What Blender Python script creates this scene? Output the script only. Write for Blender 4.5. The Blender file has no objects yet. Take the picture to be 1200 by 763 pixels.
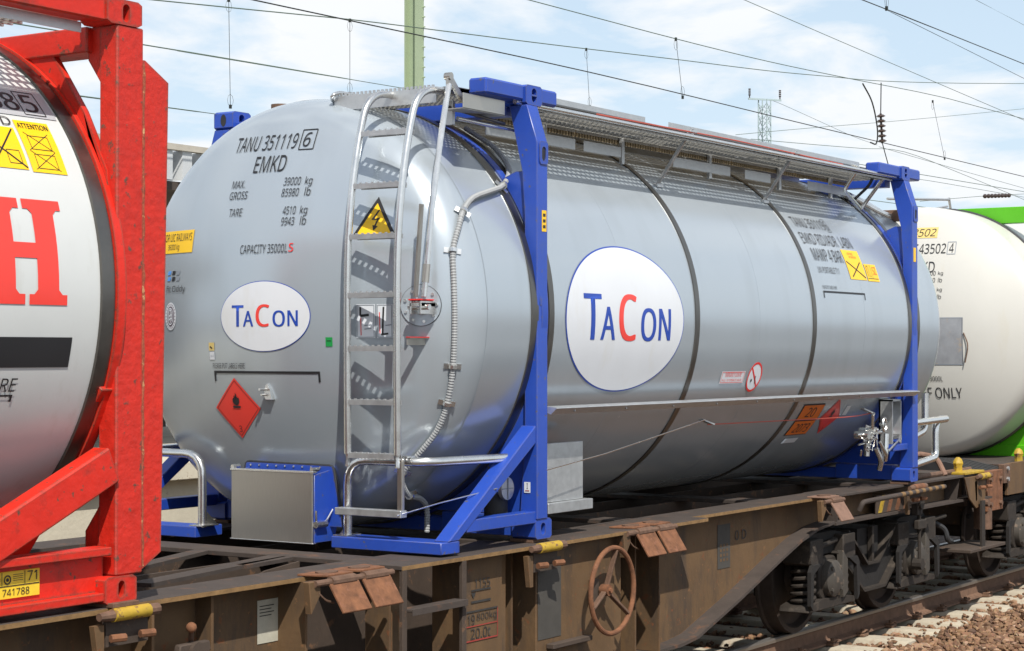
import bpy, bmesh, math, random
import numpy as np
from mathutils import Vector, Matrix
random.seed(7); rng = np.random.default_rng(7)
scene = bpy.context.scene
PI = math.pi
# ------------------------------------------------------------------ camera
# x runs along the track, y away from the viewer's side, z = 0 is the container base, rail top at z = -1.15
CAM = np.array([-9.41393603, -6.04959410, 1.09693822]); FPX = 2235.65
YAW, PIT = 0.578565172, 0.0138641765
FWD = np.array([math.cos(YAW)*math.cos(PIT), math.sin(YAW)*math.cos(PIT), math.sin(PIT)])
RGT = np.array([math.sin(YAW), -math.cos(YAW), 0.0]); UPV = np.cross(RGT, FWD)
cam_d = bpy.data.cameras.new('camera'); cam = bpy.data.objects.new('camera', cam_d)
scene.collection.objects.link(cam); scene.camera = cam
cam_d.sensor_width = 36.0; cam_d.lens = 36.0*FPX/1200.0; cam_d.clip_start = 0.1; cam_d.clip_end = 6000
cam.matrix_world = Matrix(((RGT[0], UPV[0], -FWD[0], CAM[0]), (RGT[1], UPV[1], -FWD[1], CAM[1]), (RGT[2], UPV[2], -FWD[2], CAM[2]), (0, 0, 0, 1)))
scene.render.resolution_x, scene.render.resolution_y = 1024, 651
# ------------------------------------------------------------------ sun and sky
SUN_AZ, SUN_EL = math.radians(47.0), math.radians(51.0)     # light travels towards (+x,+y)
to_sun = Vector((-math.cos(SUN_AZ)*math.cos(SUN_EL), -math.sin(SUN_AZ)*math.cos(SUN_EL), math.sin(SUN_EL)))
sd = bpy.data.lights.new('sun', 'SUN'); sd.energy = 5.0; sd.angle = math.radians(0.53); sd.color = (1.0, 0.955, 0.88)
sun = bpy.data.objects.new('sun', sd); scene.collection.objects.link(sun)
sun.rotation_euler = (-to_sun).to_track_quat('-Z', 'Y').to_euler(); sun.location = (-20, -20, 30)
world = bpy.data.worlds.new('World'); scene.world = world; world.use_nodes = True
wn, wl = world.node_tree.nodes, world.node_tree.links
for n in list(wn): wn.remove(n)
w_out = wn.new('ShaderNodeOutputWorld'); w_bg = wn.new('ShaderNodeBackground'); w_bg.inputs['Strength'].default_value = 0.12
sky = wn.new('ShaderNodeTexSky'); sky.sky_type = 'NISHITA'; sky.sun_disc = False
sky.sun_elevation = SUN_EL; sky.sun_rotation = math.atan2(to_sun.x, to_sun.y)
sky.air_density = 1.0; sky.dust_density = 1.2; sky.ozone_density = 1.4
tc = wn.new('ShaderNodeTexCoord'); sep = wn.new('ShaderNodeSeparateXYZ'); wl.new(tc.outputs['Generated'], sep.inputs[0])
# project the view direction on a cloud ceiling so that clouds flatten towards the horizon
den = wn.new('ShaderNodeMath'); den.operation = 'MAXIMUM'; den.inputs[1].default_value = 0.0; wl.new(sep.outputs['Z'], den.inputs[0])
den2 = wn.new('ShaderNodeMath'); den2.operation = 'ADD'; den2.inputs[1].default_value = 0.22; wl.new(den.outputs[0], den2.inputs[0])
cmb = wn.new('ShaderNodeCombineXYZ')
for i, ax in enumerate('XY'):
    dv = wn.new('ShaderNodeMath'); dv.operation = 'DIVIDE'; wl.new(sep.outputs[ax], dv.inputs[0]); wl.new(den2.outputs[0], dv.inputs[1]); wl.new(dv.outputs[0], cmb.inputs[i])
wl.new(sep.outputs['Z'], cmb.inputs[2])
mz = wn.new('ShaderNodeVectorMath'); mz.operation = 'MULTIPLY'; mz.inputs[1].default_value = (1, 1, 4.5); wl.new(cmb.outputs[0], mz.inputs[0])
cn = wn.new('ShaderNodeTexNoise'); cn.inputs['Scale'].default_value = 3.3; cn.inputs['Detail'].default_value = 9; cn.inputs['Roughness'].default_value = 0.56; cn.inputs['Distortion'].default_value = 0.25
wl.new(mz.outputs[0], cn.inputs['Vector'])
cr = wn.new('ShaderNodeValToRGB'); cr.color_ramp.elements[0].position = 0.435; cr.color_ramp.elements[1].position = 0.585
cr.color_ramp.elements[0].color = (0, 0, 0, 1); cr.color_ramp.elements[1].color = (1, 1, 1, 1)
wl.new(cn.outputs['Fac'], cr.inputs[0])
cn2 = wn.new('ShaderNodeTexNoise'); cn2.inputs['Scale'].default_value = 3.4; cn2.inputs['Detail'].default_value = 6; wl.new(mz.outputs[0], cn2.inputs['Vector'])
cc = wn.new('ShaderNodeMix'); cc.data_type = 'RGBA'; cc.inputs[6].default_value = (6.9, 7.3, 7.75, 1); cc.inputs[7].default_value = (7.7, 7.8, 7.9, 1); wl.new(cn2.outputs['Fac'], cc.inputs[0])
mixw = wn.new('ShaderNodeMix'); mixw.data_type = 'RGBA'; hz_ = wn.new('ShaderNodeMapRange'); hz_.inputs[1].default_value = 0.0; hz_.inputs[2].default_value = 0.75; hz_.inputs[3].default_value = 0.95; hz_.inputs[4].default_value = 0.0; wl.new(sep.outputs['Z'], hz_.inputs[0])
veil = wn.new('ShaderNodeMix'); veil.data_type = 'RGBA'; veil.inputs[7].default_value = (5.5, 6.7, 7.8, 1); wl.new(hz_.outputs[0], veil.inputs[0]); wl.new(sky.outputs[0], veil.inputs[6]); wl.new(cr.outputs[0], mixw.inputs[0]); wl.new(veil.outputs[2], mixw.inputs[6]); wl.new(cc.outputs[2], mixw.inputs[7])
wl.new(mixw.outputs[2], w_bg.inputs['Color']); wl.new(w_bg.outputs[0], w_out.inputs[0])
vs = scene.view_settings; vs.view_transform = 'Standard'; vs.look = 'None'; vs.exposure = 0.12; vs.gamma = 1.0; vs.use_curve_mapping = False

# ------------------------------------------------------------------ helpers
def at(px, py, ax, val):
    """point of the plane axis=val that the photograph shows at pixel (px, py): used to read off measurements"""
    v = FWD + RGT*(px-600)/FPX - UPV*(py-381.5)/FPX
    i = 'xyz'.index(ax); t = (val-CAM[i])/v[i]; return tuple(CAM+t*v)
def ramp(nt, stops):
    r = nt.nodes.new('ShaderNodeValToRGB'); e = r.color_ramp.elements
    while len(e) < len(stops): e.new(0.5)
    for q, (p, c) in zip(e, stops): q.position = p; q.color = (*c, 1) if len(c) == 3 else c
    return r
MATS = {}
def M(name, col, rough=0.5, metal=0.0, var=0.12, scale=6.0, bump=0.0, bscale=60.0, stretch=(1, 1, 1), spots=None, spots2=None, coat=0.0, rvar=0.0, spec=0.5, wave=0.0, edge=None):
    """principled material in world coordinates; spots=(colour, scale, threshold) adds worn/dirty patches of a shape of their own"""
    m = bpy.data.materials.new(name); m.use_nodes = True; nt = m.node_tree; b = nt.nodes['Principled BSDF']
    geo = nt.nodes.new('ShaderNodeNewGeometry'); mp = nt.nodes.new('ShaderNodeVectorMath'); mp.operation = 'MULTIPLY'; mp.inputs[1].default_value = stretch
    nt.links.new(geo.outputs['Position'], mp.inputs[0])
    nz = nt.nodes.new('ShaderNodeTexNoise'); nz.inputs['Scale'].default_value = scale; nz.inputs['Detail'].default_value = 7; nz.inputs['Roughness'].default_value = 0.62
    nt.links.new(mp.outputs[0], nz.inputs['Vector'])
    c = Vector(col)
    r = ramp(nt, [(0.25, tuple(c*(1-var))), (0.75, tuple(min(1, q) for q in c*(1+var)))]); nt.links.new(nz.outputs['Fac'], r.inputs[0])
    cur = r.outputs[0]; masks = []
    for sp in (spots, spots2):
        if not sp: continue
        s = nt.nodes.new('ShaderNodeTexNoise'); s.inputs['Scale'].default_value = sp[1]; s.inputs['Detail'].default_value = sp[5] if len(sp) > 5 else 8; s.inputs['Roughness'].default_value = 0.68
        if len(sp) > 3:
            mp2 = nt.nodes.new('ShaderNodeVectorMath'); mp2.operation = 'MULTIPLY'; mp2.inputs[1].default_value = sp[3]; nt.links.new(geo.outputs['Position'], mp2.inputs[0]); nt.links.new(mp2.outputs[0], s.inputs['Vector'])
        else: nt.links.new(geo.outputs['Position'], s.inputs['Vector'])
        wdt = sp[4] if len(sp) > 4 else 0.05
        k = ramp(nt, [(sp[2], (0, 0, 0)), (min(1, sp[2]+wdt), (1, 1, 1))]); nt.links.new(s.outputs['Fac'], k.inputs[0])
        mx = nt.nodes.new('ShaderNodeMix'); mx.data_type = 'RGBA'; nt.links.new(k.outputs[0], mx.inputs[0]); nt.links.new(cur, mx.inputs[6]); mx.inputs[7].default_value = (*sp[0], 1)
        cur = mx.outputs[2]; masks.append(k)
    if edge:      # paint worn off along the edges of the metal
        bv = nt.nodes.new('ShaderNodeBevel'); bv.samples = 3; bv.inputs['Radius'].default_value = edge[1]
        dt = nt.nodes.new('ShaderNodeVectorMath'); dt.operation = 'DOT_PRODUCT'; nt.links.new(bv.outputs[0], dt.inputs[0]); nt.links.new(geo.outputs['Normal'], dt.inputs[1])
        en = nt.nodes.new('ShaderNodeTexNoise'); en.inputs['Scale'].default_value = 26; en.inputs['Detail'].default_value = 6; nt.links.new(geo.outputs['Position'], en.inputs['Vector'])
        e1 = nt.nodes.new('ShaderNodeMath'); e1.operation = 'SUBTRACT'; e1.inputs[0].default_value = 1.0; nt.links.new(dt.outputs['Value'], e1.inputs[1])
        e2 = nt.nodes.new('ShaderNodeMath'); e2.operation = 'MULTIPLY_ADD'; e2.inputs[1].default_value = edge[2]; nt.links.new(e1.outputs[0], e2.inputs[0]); nt.links.new(en.outputs['Fac'], e2.inputs[2])
        ek = ramp(nt, [(0.66, (0, 0, 0)), (0.72, (1, 1, 1))]); nt.links.new(e2.outputs[0], ek.inputs[0])
        mx = nt.nodes.new('ShaderNodeMix'); mx.data_type = 'RGBA'; nt.links.new(ek.outputs[0], mx.inputs[0]); nt.links.new(cur, mx.inputs[6]); mx.inputs[7].default_value = (*edge[0], 1); cur = mx.outputs[2]
    nt.links.new(cur, b.inputs['Base Color'])
    b.inputs['Roughness'].default_value = rough; b.inputs['Metallic'].default_value = metal; b.inputs['Specular IOR Level'].default_value = spec
    if coat: b.inputs['Coat Weight'].default_value = coat; b.inputs['Coat Roughness'].default_value = 0.12
    if rvar:
        rr = nt.nodes.new('ShaderNodeMapRange'); rr.inputs[1].default_value = 0.25; rr.inputs[2].default_value = 0.75; rr.inputs[3].default_value = rough-rvar; rr.inputs[4].default_value = rough+rvar
        nt.links.new(nz.outputs['Fac'], rr.inputs[0]); nt.links.new(rr.outputs[0], b.inputs['Roughness'])
    last = None
    if wave:
        n2 = nt.nodes.new('ShaderNodeTexNoise'); n2.inputs['Scale'].default_value = 2.2; n2.inputs['Detail'].default_value = 1.0; nt.links.new(geo.outputs['Position'], n2.inputs['Vector'])
        bp = nt.nodes.new('ShaderNodeBump'); bp.inputs['Strength'].default_value = 1.0; bp.inputs['Distance'].default_value = wave; nt.links.new(n2.outputs['Fac'], bp.inputs['Height']); last = bp
    if bump:
        n3 = nt.nodes.new('ShaderNodeTexNoise'); n3.inputs['Scale'].default_value = bscale; n3.inputs['Detail'].default_value = 5; nt.links.new(mp.outputs[0], n3.inputs['Vector'])
        bp = nt.nodes.new('ShaderNodeBump'); bp.inputs['Strength'].default_value = 0.9; bp.inputs['Distance'].default_value = bump; nt.links.new(n3.outputs['Fac'], bp.inputs['Height'])
        if last: nt.links.new(last.outputs[0], bp.inputs['Normal'])
        last = bp
    if last: nt.links.new(last.outputs[0], b.inputs['Normal'])
    MATS[name] = m; return m
def link(o): scene.collection.objects.link(o); return o
def tag(o, label=None, cat=None, group=None, kind=None):
    if label: o['label'] = label
    if cat: o['category'] = cat
    if group: o['group'] = group
    if kind: o['kind'] = kind
    return o
def thing(name, loc, label, cat, group=None):
    o = bpy.data.objects.new(name, None); o.location = loc; o.empty_display_size = 0.2; link(o); return tag(o, label, cat, group)
def worldloc(o): return Vector((0, 0, 0)) if o.type == 'MESH' else o.location.copy()     # every mesh is authored in world coordinates
class MB:
    """collects shapes in world coordinates; build() links them as one mesh object"""
    def __init__(s): s.bm = bmesh.new()
    def add(s, verts, faces, mi=0):
        vs_ = [s.bm.verts.new(v) for v in verts]; out = []
        for f in faces:
            try: q = s.bm.faces.new([vs_[i] for i in f]); q.material_index = mi; out.append(q)
            except ValueError: pass
        return vs_
    def box(s, a, b, bev=0.0, rot=None, mi=0):
        x0, y0, z0 = [min(p, q) for p, q in zip(a, b)]; x1, y1, z1 = [max(p, q) for p, q in zip(a, b)]
        V = [(x0, y0, z0), (x1, y0, z0), (x1, y1, z0), (x0, y1, z0), (x0, y0, z1), (x1, y0, z1), (x1, y1, z1), (x0, y1, z1)]
        return s._fin(V, [(0, 3, 2, 1), (4, 5, 6, 7), (0, 1, 5, 4), (1, 2, 6, 5), (2, 3, 7, 6), (3, 0, 4, 7)], bev, mi)
    def _fin(s, V, F, bev, mi):
        vs_ = s.add(V, F, mi)
        if bev:
            es = {e for v in vs_ for e in v.link_edges}
            bmesh.ops.bevel(s.bm, geom=list(es), offset=bev, segments=1, affect='EDGES', clamp_overlap=True)
        return s
    def prism(s, poly, ax, a, b, bev=0.0, mi=0):
        """poly = 2D outline in the two other axes (x,z for y; y,z for x; x,y for z), extruded along ax from a to b"""
        n = len(poly)
        def P(p, t): return {'x': (t, p[0], p[1]), 'y': (p[0], t, p[1]), 'z': (p[0], p[1], t)}[ax]
        V = [P(p, a) for p in poly]+[P(p, b) for p in poly]
        F = [tuple(range(n)), tuple(range(2*n-1, n-1, -1))]+[(i, i+n, (i+1) % n+n, (i+1) % n) for i in range(n)]
        return s._fin(V, F, bev, mi)
    def beam(s, p, q, w, h, up=(0, 0, 1), bev=0.0, mi=0):
        p, q = Vector(p), Vector(q); d = (q-p).normalized(); u = Vector(up); u = (u-d*u.dot(d)).normalized(); sd_ = d.cross(u)
        V = [c+sd_*i*w/2+u*j*h/2 for c in (p, q) for i, j in ((-1, -1), (1, -1), (1, 1), (-1, 1))]
        return s._fin(V, [(0, 1, 2, 3), (7, 6, 5, 4), (0, 4, 5, 1), (1, 5, 6, 2), (2, 6, 7, 3), (3, 7, 4, 0)], bev, mi)
    def tube(s, pts, r, n=10, cap=True, mi=0, rad=None, closed=False):
        P = [Vector(p) for p in pts]; m = len(P); rings = []; prev = None
        for i, p in enumerate(P):
            if closed: d = (P[(i+1) % m]-P[i-1]).normalized()
            else: d = ((P[min(i+1, m-1)]-p).normalized()+(p-P[max(i-1, 0)]).normalized()).normalized()
            u = prev if prev is not None else (Vector((0, 0, 1)) if abs(d.z) < .9 else Vector((1, 0, 0)))
            u = (u-d*u.dot(d)).normalized(); w = d.cross(u); prev = u; rr = rad[i] if rad else r
            rings.append([s.bm.verts.new(p+(u*math.cos(t)+w*math.sin(t))*rr) for t in (2*PI*k/n for k in range(n))])
        for i in range(m if closed else m-1):
            A, B = rings[i], rings[(i+1) % m]
            for k in range(n):
                f = s.bm.faces.new((A[k], A[(k+1) % n], B[(k+1) % n], B[k])); f.material_index = mi
        if cap and not closed:
            for A in (rings[0][::-1], rings[-1]): f = s.bm.faces.new(A); f.material_index = mi
        return s
    def lathe(s, prof, axis, c, n=96, mi=0, arc=(0, 2*PI)):
        """prof = [(r, t)] ; axis x or y ; c = the two other coordinates of the axis line"""
        full = abs(arc[1]-arc[0]-2*PI) < 1e-6; rings = []
        for r, t in prof:
            row = []
            for k in range(n if full else n+1):
                a = arc[0]+(arc[1]-arc[0])*k/n
                if axis == 'x': p = (t, c[0]+r*math.cos(a), c[1]+r*math.sin(a))
                elif axis == 'y': p = (c[0]+r*math.cos(a), t, c[1]+r*math.sin(a))
                else: p = (c[0]+r*math.cos(a), c[1]+r*math.sin(a), t)
                row.append(s.bm.verts.new(p))
            rings.append(row)
        for A, B in zip(rings, rings[1:]):
            for k in range(n):
                j = (k+1) % n if full else k+1
                f = s.bm.faces.new((A[k], A[j], B[j], B[k])); f.material_index = mi
        return s
    def disc(s, c, r, ax, t0, t1, n=24, mi=0):
        c = list(c); p, q = list(c), list(c); i = 'xyz'.index(ax); p[i] = t0; q[i] = t1
        return s.tube([p, q], r, n, mi=mi)
    def holed(s, a, b, ax, hc, hr, n=24, mi=0):
        """box a..b with an oval hole (centre hc, half sizes hr in the two other axes) right through it along ax"""
        i = 'xyz'.index(ax); o = [k for k in range(3) if k != i]
        lo = [min(a[k], b[k]) for k in range(3)]; hi = [max(a[k], b[k]) for k in range(3)]
        def P(u, v, t):
            p = [0, 0, 0]; p[i] = t; p[o[0]] = u; p[o[1]] = v; return p
        rings = []
        for t in (lo[i], hi[i]):
            inn, out = [], []
            for k in range(n):
                th = 2*PI*(k+.5)/n; cu, cv = math.cos(th), math.sin(th)
                # stadium outline
                ru, rv = hr; d = rv-ru
                u = hc[0]+ru*cu; v = hc[1]+ru*cv+(d if cv > 0 else -d)
                inn.append(s.bm.verts.new(P(u, v, t)))
                hu, hv = (hi[o[0]]-lo[o[0]])/2, (hi[o[1]]-lo[o[1]])/2; mu, mv = (hi[o[0]]+lo[o[0]])/2, (hi[o[1]]+lo[o[1]])/2
                q = max(abs(cu), abs(cv)); out.append(s.bm.verts.new(P(mu+hu*cu/q, mv+hv*cv/q, t)))
            rings.append((inn, out))
        (i0, o0), (i1, o1) = rings
        for k in range(n):
            j = (k+1) % n
            for f in ((i0[k], o0[k], o0[j], i0[j]), (i1[j], o1[j], o1[k], i1[k]), (i0[j], i1[j], i1[k], i0[k]), (o0[k], o1[k], o1[j], o0[j])):
                g = s.bm.faces.new(f); g.material_index = mi
        return s
    def build(s, name, mat, parent=None, label=None, cat=None, group=None, kind=None, smooth=True, ang=35):
        bm = s.bm; bmesh.ops.recalc_face_normals(bm, faces=bm.faces[:])
        me = bpy.data.meshes.new(name)
        if smooth:
            ca = math.radians(ang)
            for e in bm.edges: e.smooth = len(e.link_faces) == 2 and e.calc_face_angle(0) < ca
            for f in bm.faces: f.smooth = True
        bm.to_mesh(me); bm.free()
        for m in (mat if isinstance(mat, (list, tuple)) else [mat]): me.materials.append(MATS[m])
        o = bpy.data.objects.new(name, me); link(o)
        if parent: o.parent = parent; o.matrix_parent_inverse = Matrix.Translation(-worldloc(parent))
        return tag(o, label, cat, group, kind)
def bend(pts, r=0.06, n=5):
    """polyline with rounded corners"""
    P = [Vector(p) for p in pts]; out = [P[0]]
    for a, b, c in zip(P, P[1:], P[2:]):
        u, w = (a-b), (c-b); k = min(r, u.length*.45, w.length*.45); p, q = b+u.normalized()*k, b+w.normalized()*k
        for i in range(n+1): t = i/n; out.append(p*(1-t)**2+b*2*t*(1-t)+q*t*t)
    out.append(P[-1]); return out
def spline(pts, k=6):
    P = [Vector(p) for p in pts]; P = [2*P[0]-P[1]]+P+[2*P[-1]-P[-2]]; out = []
    for i in range(1, len(P)-2):
        a, b, c, d = P[i-1:i+3]
        for j in range(k):
            t = j/k; out.append(.5*((2*b)+(c-a)*t+(2*a-5*b+4*c-d)*t*t+(3*b-a-3*c+d)*t**3))
    out.append(P[-2]); return out
# lettering, emblems and labels: flat 2D shapes laid on a surface by a mapping function (u, v, lift) -> point
try: FONT = bpy.data.fonts.load(bpy.utils.system_resource('DATAFILES', path='fonts')+'/NotoSansHebrew-Regular.woff2')     # one of Blender's own fonts (plain sans)
except Exception: FONT = None
_txt = {}
def text2d(s, bold=0.0, shear=0.0):
    k = (s, bold, shear)
    if k not in _txt:
        cu = bpy.data.curves.new('t', 'FONT'); cu.body = s
        if FONT: cu.font = FONT
        cu.resolution_u = 4; cu.size = 1; cu.fill_mode = 'FRONT'
        ob = bpy.data.objects.new('t', cu); link(ob); me = bpy.data.meshes.new_from_object(ob)
        V = [(v.co.x+shear*v.co.y, v.co.y) for v in me.vertices]; F = [tuple(p.vertices) for p in me.polygons]
        bpy.data.objects.remove(ob); bpy.data.curves.remove(cu); bpy.data.meshes.remove(me)
        xs, ys = [v[0] for v in V], [v[1] for v in V]; _txt[k] = (V, F, min(xs), max(xs), min(ys), max(ys))
    return _txt[k]
class Dec:
    def __init__(s): s.items = []; s.mats = []
    def mi(s, m):
        if m not in s.mats: s.mats.append(m)
        return s.mats.index(m)
    def poly(s, pts, m, lay=0): s.items.append((list(pts), [tuple(range(len(pts)))], s.mi(m), lay)); return s
    def rect(s, x0, y0, x1, y1, m, lay=0): return s.poly([(x0, y0), (x1, y0), (x1, y1), (x0, y1)], m, lay)
    def ell(s, cx, cy, rx, ry, m, lay=0, n=64, rin=0.0):
        o = [(cx+rx*math.cos(2*PI*k/n), cy+ry*math.sin(2*PI*k/n)) for k in range(n)]
        if not rin: return s.poly(o, m, lay)
        i = [(cx+(x-cx)*rin, cy+(y-cy)*rin) for x, y in o]
        s.items.append((o+i, [(k, (k+1) % n, (k+1) % n+n, k+n) for k in range(n)], s.mi(m), lay)); return s
    def line(s, a, b, w, m, lay=0):
        dx, dy = b[0]-a[0], b[1]-a[1]; L = math.hypot(dx, dy); nx, ny = -dy/L*w/2, dx/L*w/2
        return s.poly([(a[0]+nx, a[1]+ny), (b[0]+nx, b[1]+ny), (b[0]-nx, b[1]-ny), (a[0]-nx, a[1]-ny)], m, lay)
    def frame(s, x0, y0, x1, y1, w, m, lay=0):
        for a, b in (((x0, y0), (x1, y0)), ((x0, y1), (x1, y1)), ((x0, y0), (x0, y1)), ((x1, y0), (x1, y1))): s.line(a, b, w, m, lay)
        return s
    def text(s, t, x0, y0, x1, y1, m, bold=0.0, shear=0.0, lay=1):
        V, F, a, b, c, d = text2d(t, 0.0, shear); e = bold*(y1-y0)       # heavier strokes: shifted copies, each on a lift of its own
        for j, sh in enumerate((-e, e, 0.0) if bold > .01 else (0.0,)):
            s.items.append(([(x0+e+sh+(x-a)/(b-a)*(x1-x0-2*e), y0+(y-c)/(d-c)*(y1-y0)) for x, y in V], F, s.mi(m), lay+j*.2))
        return s
    def build(s, name, fmap, parent, step=0.0, label=None, base=0.0035):
        bm = bmesh.new()
        for V, F, mi, lay in s.items:
            b2 = bmesh.new(); vs_ = [b2.verts.new((x, y, 0)) for x, y in V]
            for f in F:
                try: b2.faces.new([vs_[i] for i in f])
                except ValueError: pass
            if step:
                xs = [v[0] for v in V]; ys = [v[1] for v in V]
                for ax, lo, hi in ((0, min(xs), max(xs)), (1, min(ys), max(ys))):
                    k = math.ceil(lo/step)*step
                    while k < hi:
                        co = [0, 0, 0]; co[ax] = k; no = [0, 0, 0]; no[ax] = 1
                        bmesh.ops.bisect_plane(b2, geom=b2.verts[:]+b2.edges[:]+b2.faces[:], plane_co=co, plane_no=no); k += step
            b2.verts.ensure_lookup_table(); idx = {}
            for v in b2.verts: idx[v] = bm.verts.new(fmap(v.co.x, v.co.y, base+lay*0.0015))
            for f in b2.faces:
                try: q = bm.faces.new([idx[v] for v in f.verts]); q.material_index = mi; q.smooth = True
                except ValueError: pass
            b2.free()
        me = bpy.data.meshes.new(name); bm.to_mesh(me); bm.free()
        for m in s.mats: me.materials.append(MATS[m])
        o = bpy.data.objects.new(name, me); link(o)
        if parent: o.parent = parent; o.matrix_parent_inverse = Matrix.Translation(-worldloc(parent))
        if label: o['label'] = label
        return o
def mirror_y(poly): return [(2.438-y, z) for y, z in poly]

# ------------------------------------------------------------------ materials
M('tank_clad', (0.430, 0.480, 0.522), 0.24, 0.46, var=0.025, scale=1.3, stretch=(1, 1, 0.4), rvar=0.04, wave=0.0010, spots=((0.392, 0.436, 0.470), 1.8, 0.52, (1.6, 1.6, 0.25), 0.3, 2), spec=0.42)
M('tank_mirror', (0.60, 0.60, 0.60), 0.22, 0.92, var=0.05, scale=4.0, wave=0.006, rvar=0.05)
M('band_steel', (0.17, 0.16, 0.145), 0.33, 0.95, var=0.15, scale=5, rvar=0.08)
M('stainless', (0.74, 0.735, 0.71), 0.24, 0.95, var=0.08, scale=12, rvar=0.06)
M('brushed', (0.50, 0.47, 0.42), 0.34, 0.95, var=0.06, scale=30, stretch=(1, 6, 0.4), rvar=0.06, bump=0.0004, bscale=40)
M('galvanised', (0.55, 0.56, 0.56), 0.42, 0.8, var=0.14, scale=18, rvar=0.08)
M('grating_steel', (0.46, 0.45, 0.42), 0.45, 0.75, var=0.2, scale=14)
M('grating_brown', (0.36, 0.28, 0.17), 0.55, 0.5, var=0.35, scale=18)
M('hose_grey', (0.30, 0.31, 0.315), 0.65, 0.0, var=0.08)
M('blue_paint', (0.018, 0.062, 0.365), 0.38, 0.0, var=0.10, scale=4, bump=0.0006, bscale=45, spots=((0.032, 0.072, 0.28), 5.0, 0.55, (1, 1, 1), 0.2), edge=((0.09, 0.085, 0.10), 0.012, 1.15), rvar=0.06)
M('red_paint', (0.58, 0.017, 0.005), 0.52, 0.0, var=0.10, scale=9, bump=0.003, bscale=28, spots=((0.30, 0.022, 0.012), 5.0, 0.56, (1, 1, 1), 0.12), spots2=((0.10, 0.035, 0.022), 15.0, 0.66), rvar=0.08, edge=((0.13, 0.05, 0.03), 0.022, 1.7))
M('red_worn', (0.53, 0.018, 0.007), 0.55, 0.0, var=0.18, scale=12, bump=0.006, bscale=26, spots=((0.12, 0.045, 0.03), 13.0, 0.59), spots2=((0.40, 0.20, 0.12), 26.0, 0.645), rvar=0.08, edge=((0.14, 0.06, 0.04), 0.025, 1.8))
M('weld_rust', (0.26, 0.065, 0.03), 0.8, 0.0, var=0.5, scale=30, bump=0.004, bscale=60, spots=((0.46, 0.28, 0.13), 20.0, 0.57))
M('green_paint', (0.09, 0.42, 0.008), 0.4, 0.0, var=0.08, scale=4)
M('white_tank', (0.55, 0.565, 0.555), 0.42, 0.0, var=0.035, scale=2.5, coat=0.2, spots=((0.44, 0.43, 0.39), 4.0, 0.58, (1, 1, 0.25), 0.25))
M('white_shell', (0.54, 0.53, 0.49), 0.40, 0.0, var=0.03, scale=2.0, coat=0.15, spots=((0.52, 0.49, 0.41), 3.0, 0.57, (1, 1.2, 0.22), 0.25))
M('band_light', (0.40, 0.41, 0.43), 0.5, 0.1, var=0.06)
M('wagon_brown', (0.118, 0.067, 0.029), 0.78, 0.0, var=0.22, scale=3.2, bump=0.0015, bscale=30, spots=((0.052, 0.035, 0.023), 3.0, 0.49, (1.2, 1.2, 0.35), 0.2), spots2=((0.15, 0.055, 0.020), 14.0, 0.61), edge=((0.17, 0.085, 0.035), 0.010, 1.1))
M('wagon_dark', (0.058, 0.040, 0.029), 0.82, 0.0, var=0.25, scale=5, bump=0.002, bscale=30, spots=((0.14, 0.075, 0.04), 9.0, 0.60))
M('deck_brown', (0.052, 0.039, 0.032), 0.8, 0.0, var=0.22, scale=6, bump=0.002, bscale=40, spots=((0.12, 0.060, 0.034), 7.0, 0.57, (1, 1, 1), 0.12))
M('deck_edge', (0.20, 0.115, 0.045), 0.8, 0.0, var=0.35, scale=14, bump=0.002, bscale=50)
M('rust_orange', (0.165, 0.068, 0.030), 0.85, 0.0, var=0.5, scale=16, bump=0.002, bscale=60, spots=((0.20, 0.085, 0.045), 20.0, 0.57))
M('rust_pink', (0.20, 0.115, 0.08), 0.85, 0.0, var=0.25, scale=16, bump=0.002, bscale=60)
M('rust_steel', (0.14, 0.080, 0.052), 0.75, 0.2, var=0.35, scale=22, bump=0.002, bscale=60)
M('yellow_worn', (0.40, 0.26, 0.022), 0.6, 0.0, var=0.2, scale=18, spots=((0.17, 0.09, 0.04), 24.0, 0.55), bump=0.0015, bscale=60)
M('bogie_grey', (0.024, 0.0175, 0.0125), 0.8, 0.0, var=0.3, scale=9, bump=0.002, bscale=40, spots=((0.065, 0.050, 0.037), 8.0, 0.56, (1, 1, 1), 0.12))
M('bogie_shaded', (0.012, 0.010, 0.009), 0.85, 0.0, var=0.3, scale=8, bump=0.002, bscale=40)  # near black: the shade cast by the sill is put into the colour
M('bogie_cover', (0.056, 0.048, 0.039), 0.7, 0.0, var=0.2, scale=12, spots=((0.15, 0.11, 0.08), 14.0, 0.58))
M('wheel_steel', (0.045, 0.033, 0.027), 0.7, 0.3, var=0.3, scale=7)
M('wheel_tread', (0.42, 0.40, 0.38), 0.3, 0.9, var=0.1)
M('rubber', (0.022, 0.022, 0.023), 0.6, 0.0, var=0.3, scale=12)
M('rail_rust', (0.155, 0.088, 0.055), 0.85, 0.0, var=0.3, scale=16, bump=0.002, bscale=50)
M('rail_head', (0.24, 0.215, 0.19), 0.40, 0.7, var=0.12, scale=6, stretch=(0.3, 4, 1))
M('concrete_sleeper', (0.42, 0.37, 0.285), 0.9, 0.0, var=0.14, scale=9, bump=0.003, bscale=40, spots=((0.32, 0.20, 0.13), 7.0, 0.58, (1, 1, 1), 0.14))
M('concrete_wall', (0.52, 0.475, 0.375), 0.9, 0.0, var=0.14, scale=2.2, bump=0.004, bscale=24, spots=((0.27, 0.19, 0.13), 9.0, 0.62), spots2=((0.40, 0.25, 0.16), 2.0, 0.60, (1, 1, 0.4), 0.15))
M('platform_edging', (0.45, 0.44, 0.42), 0.85, 0.0, var=0.1, scale=3)
M('platform_paving', (0.085, 0.083, 0.080), 0.85, 0.0, var=0.12, scale=3)
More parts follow.
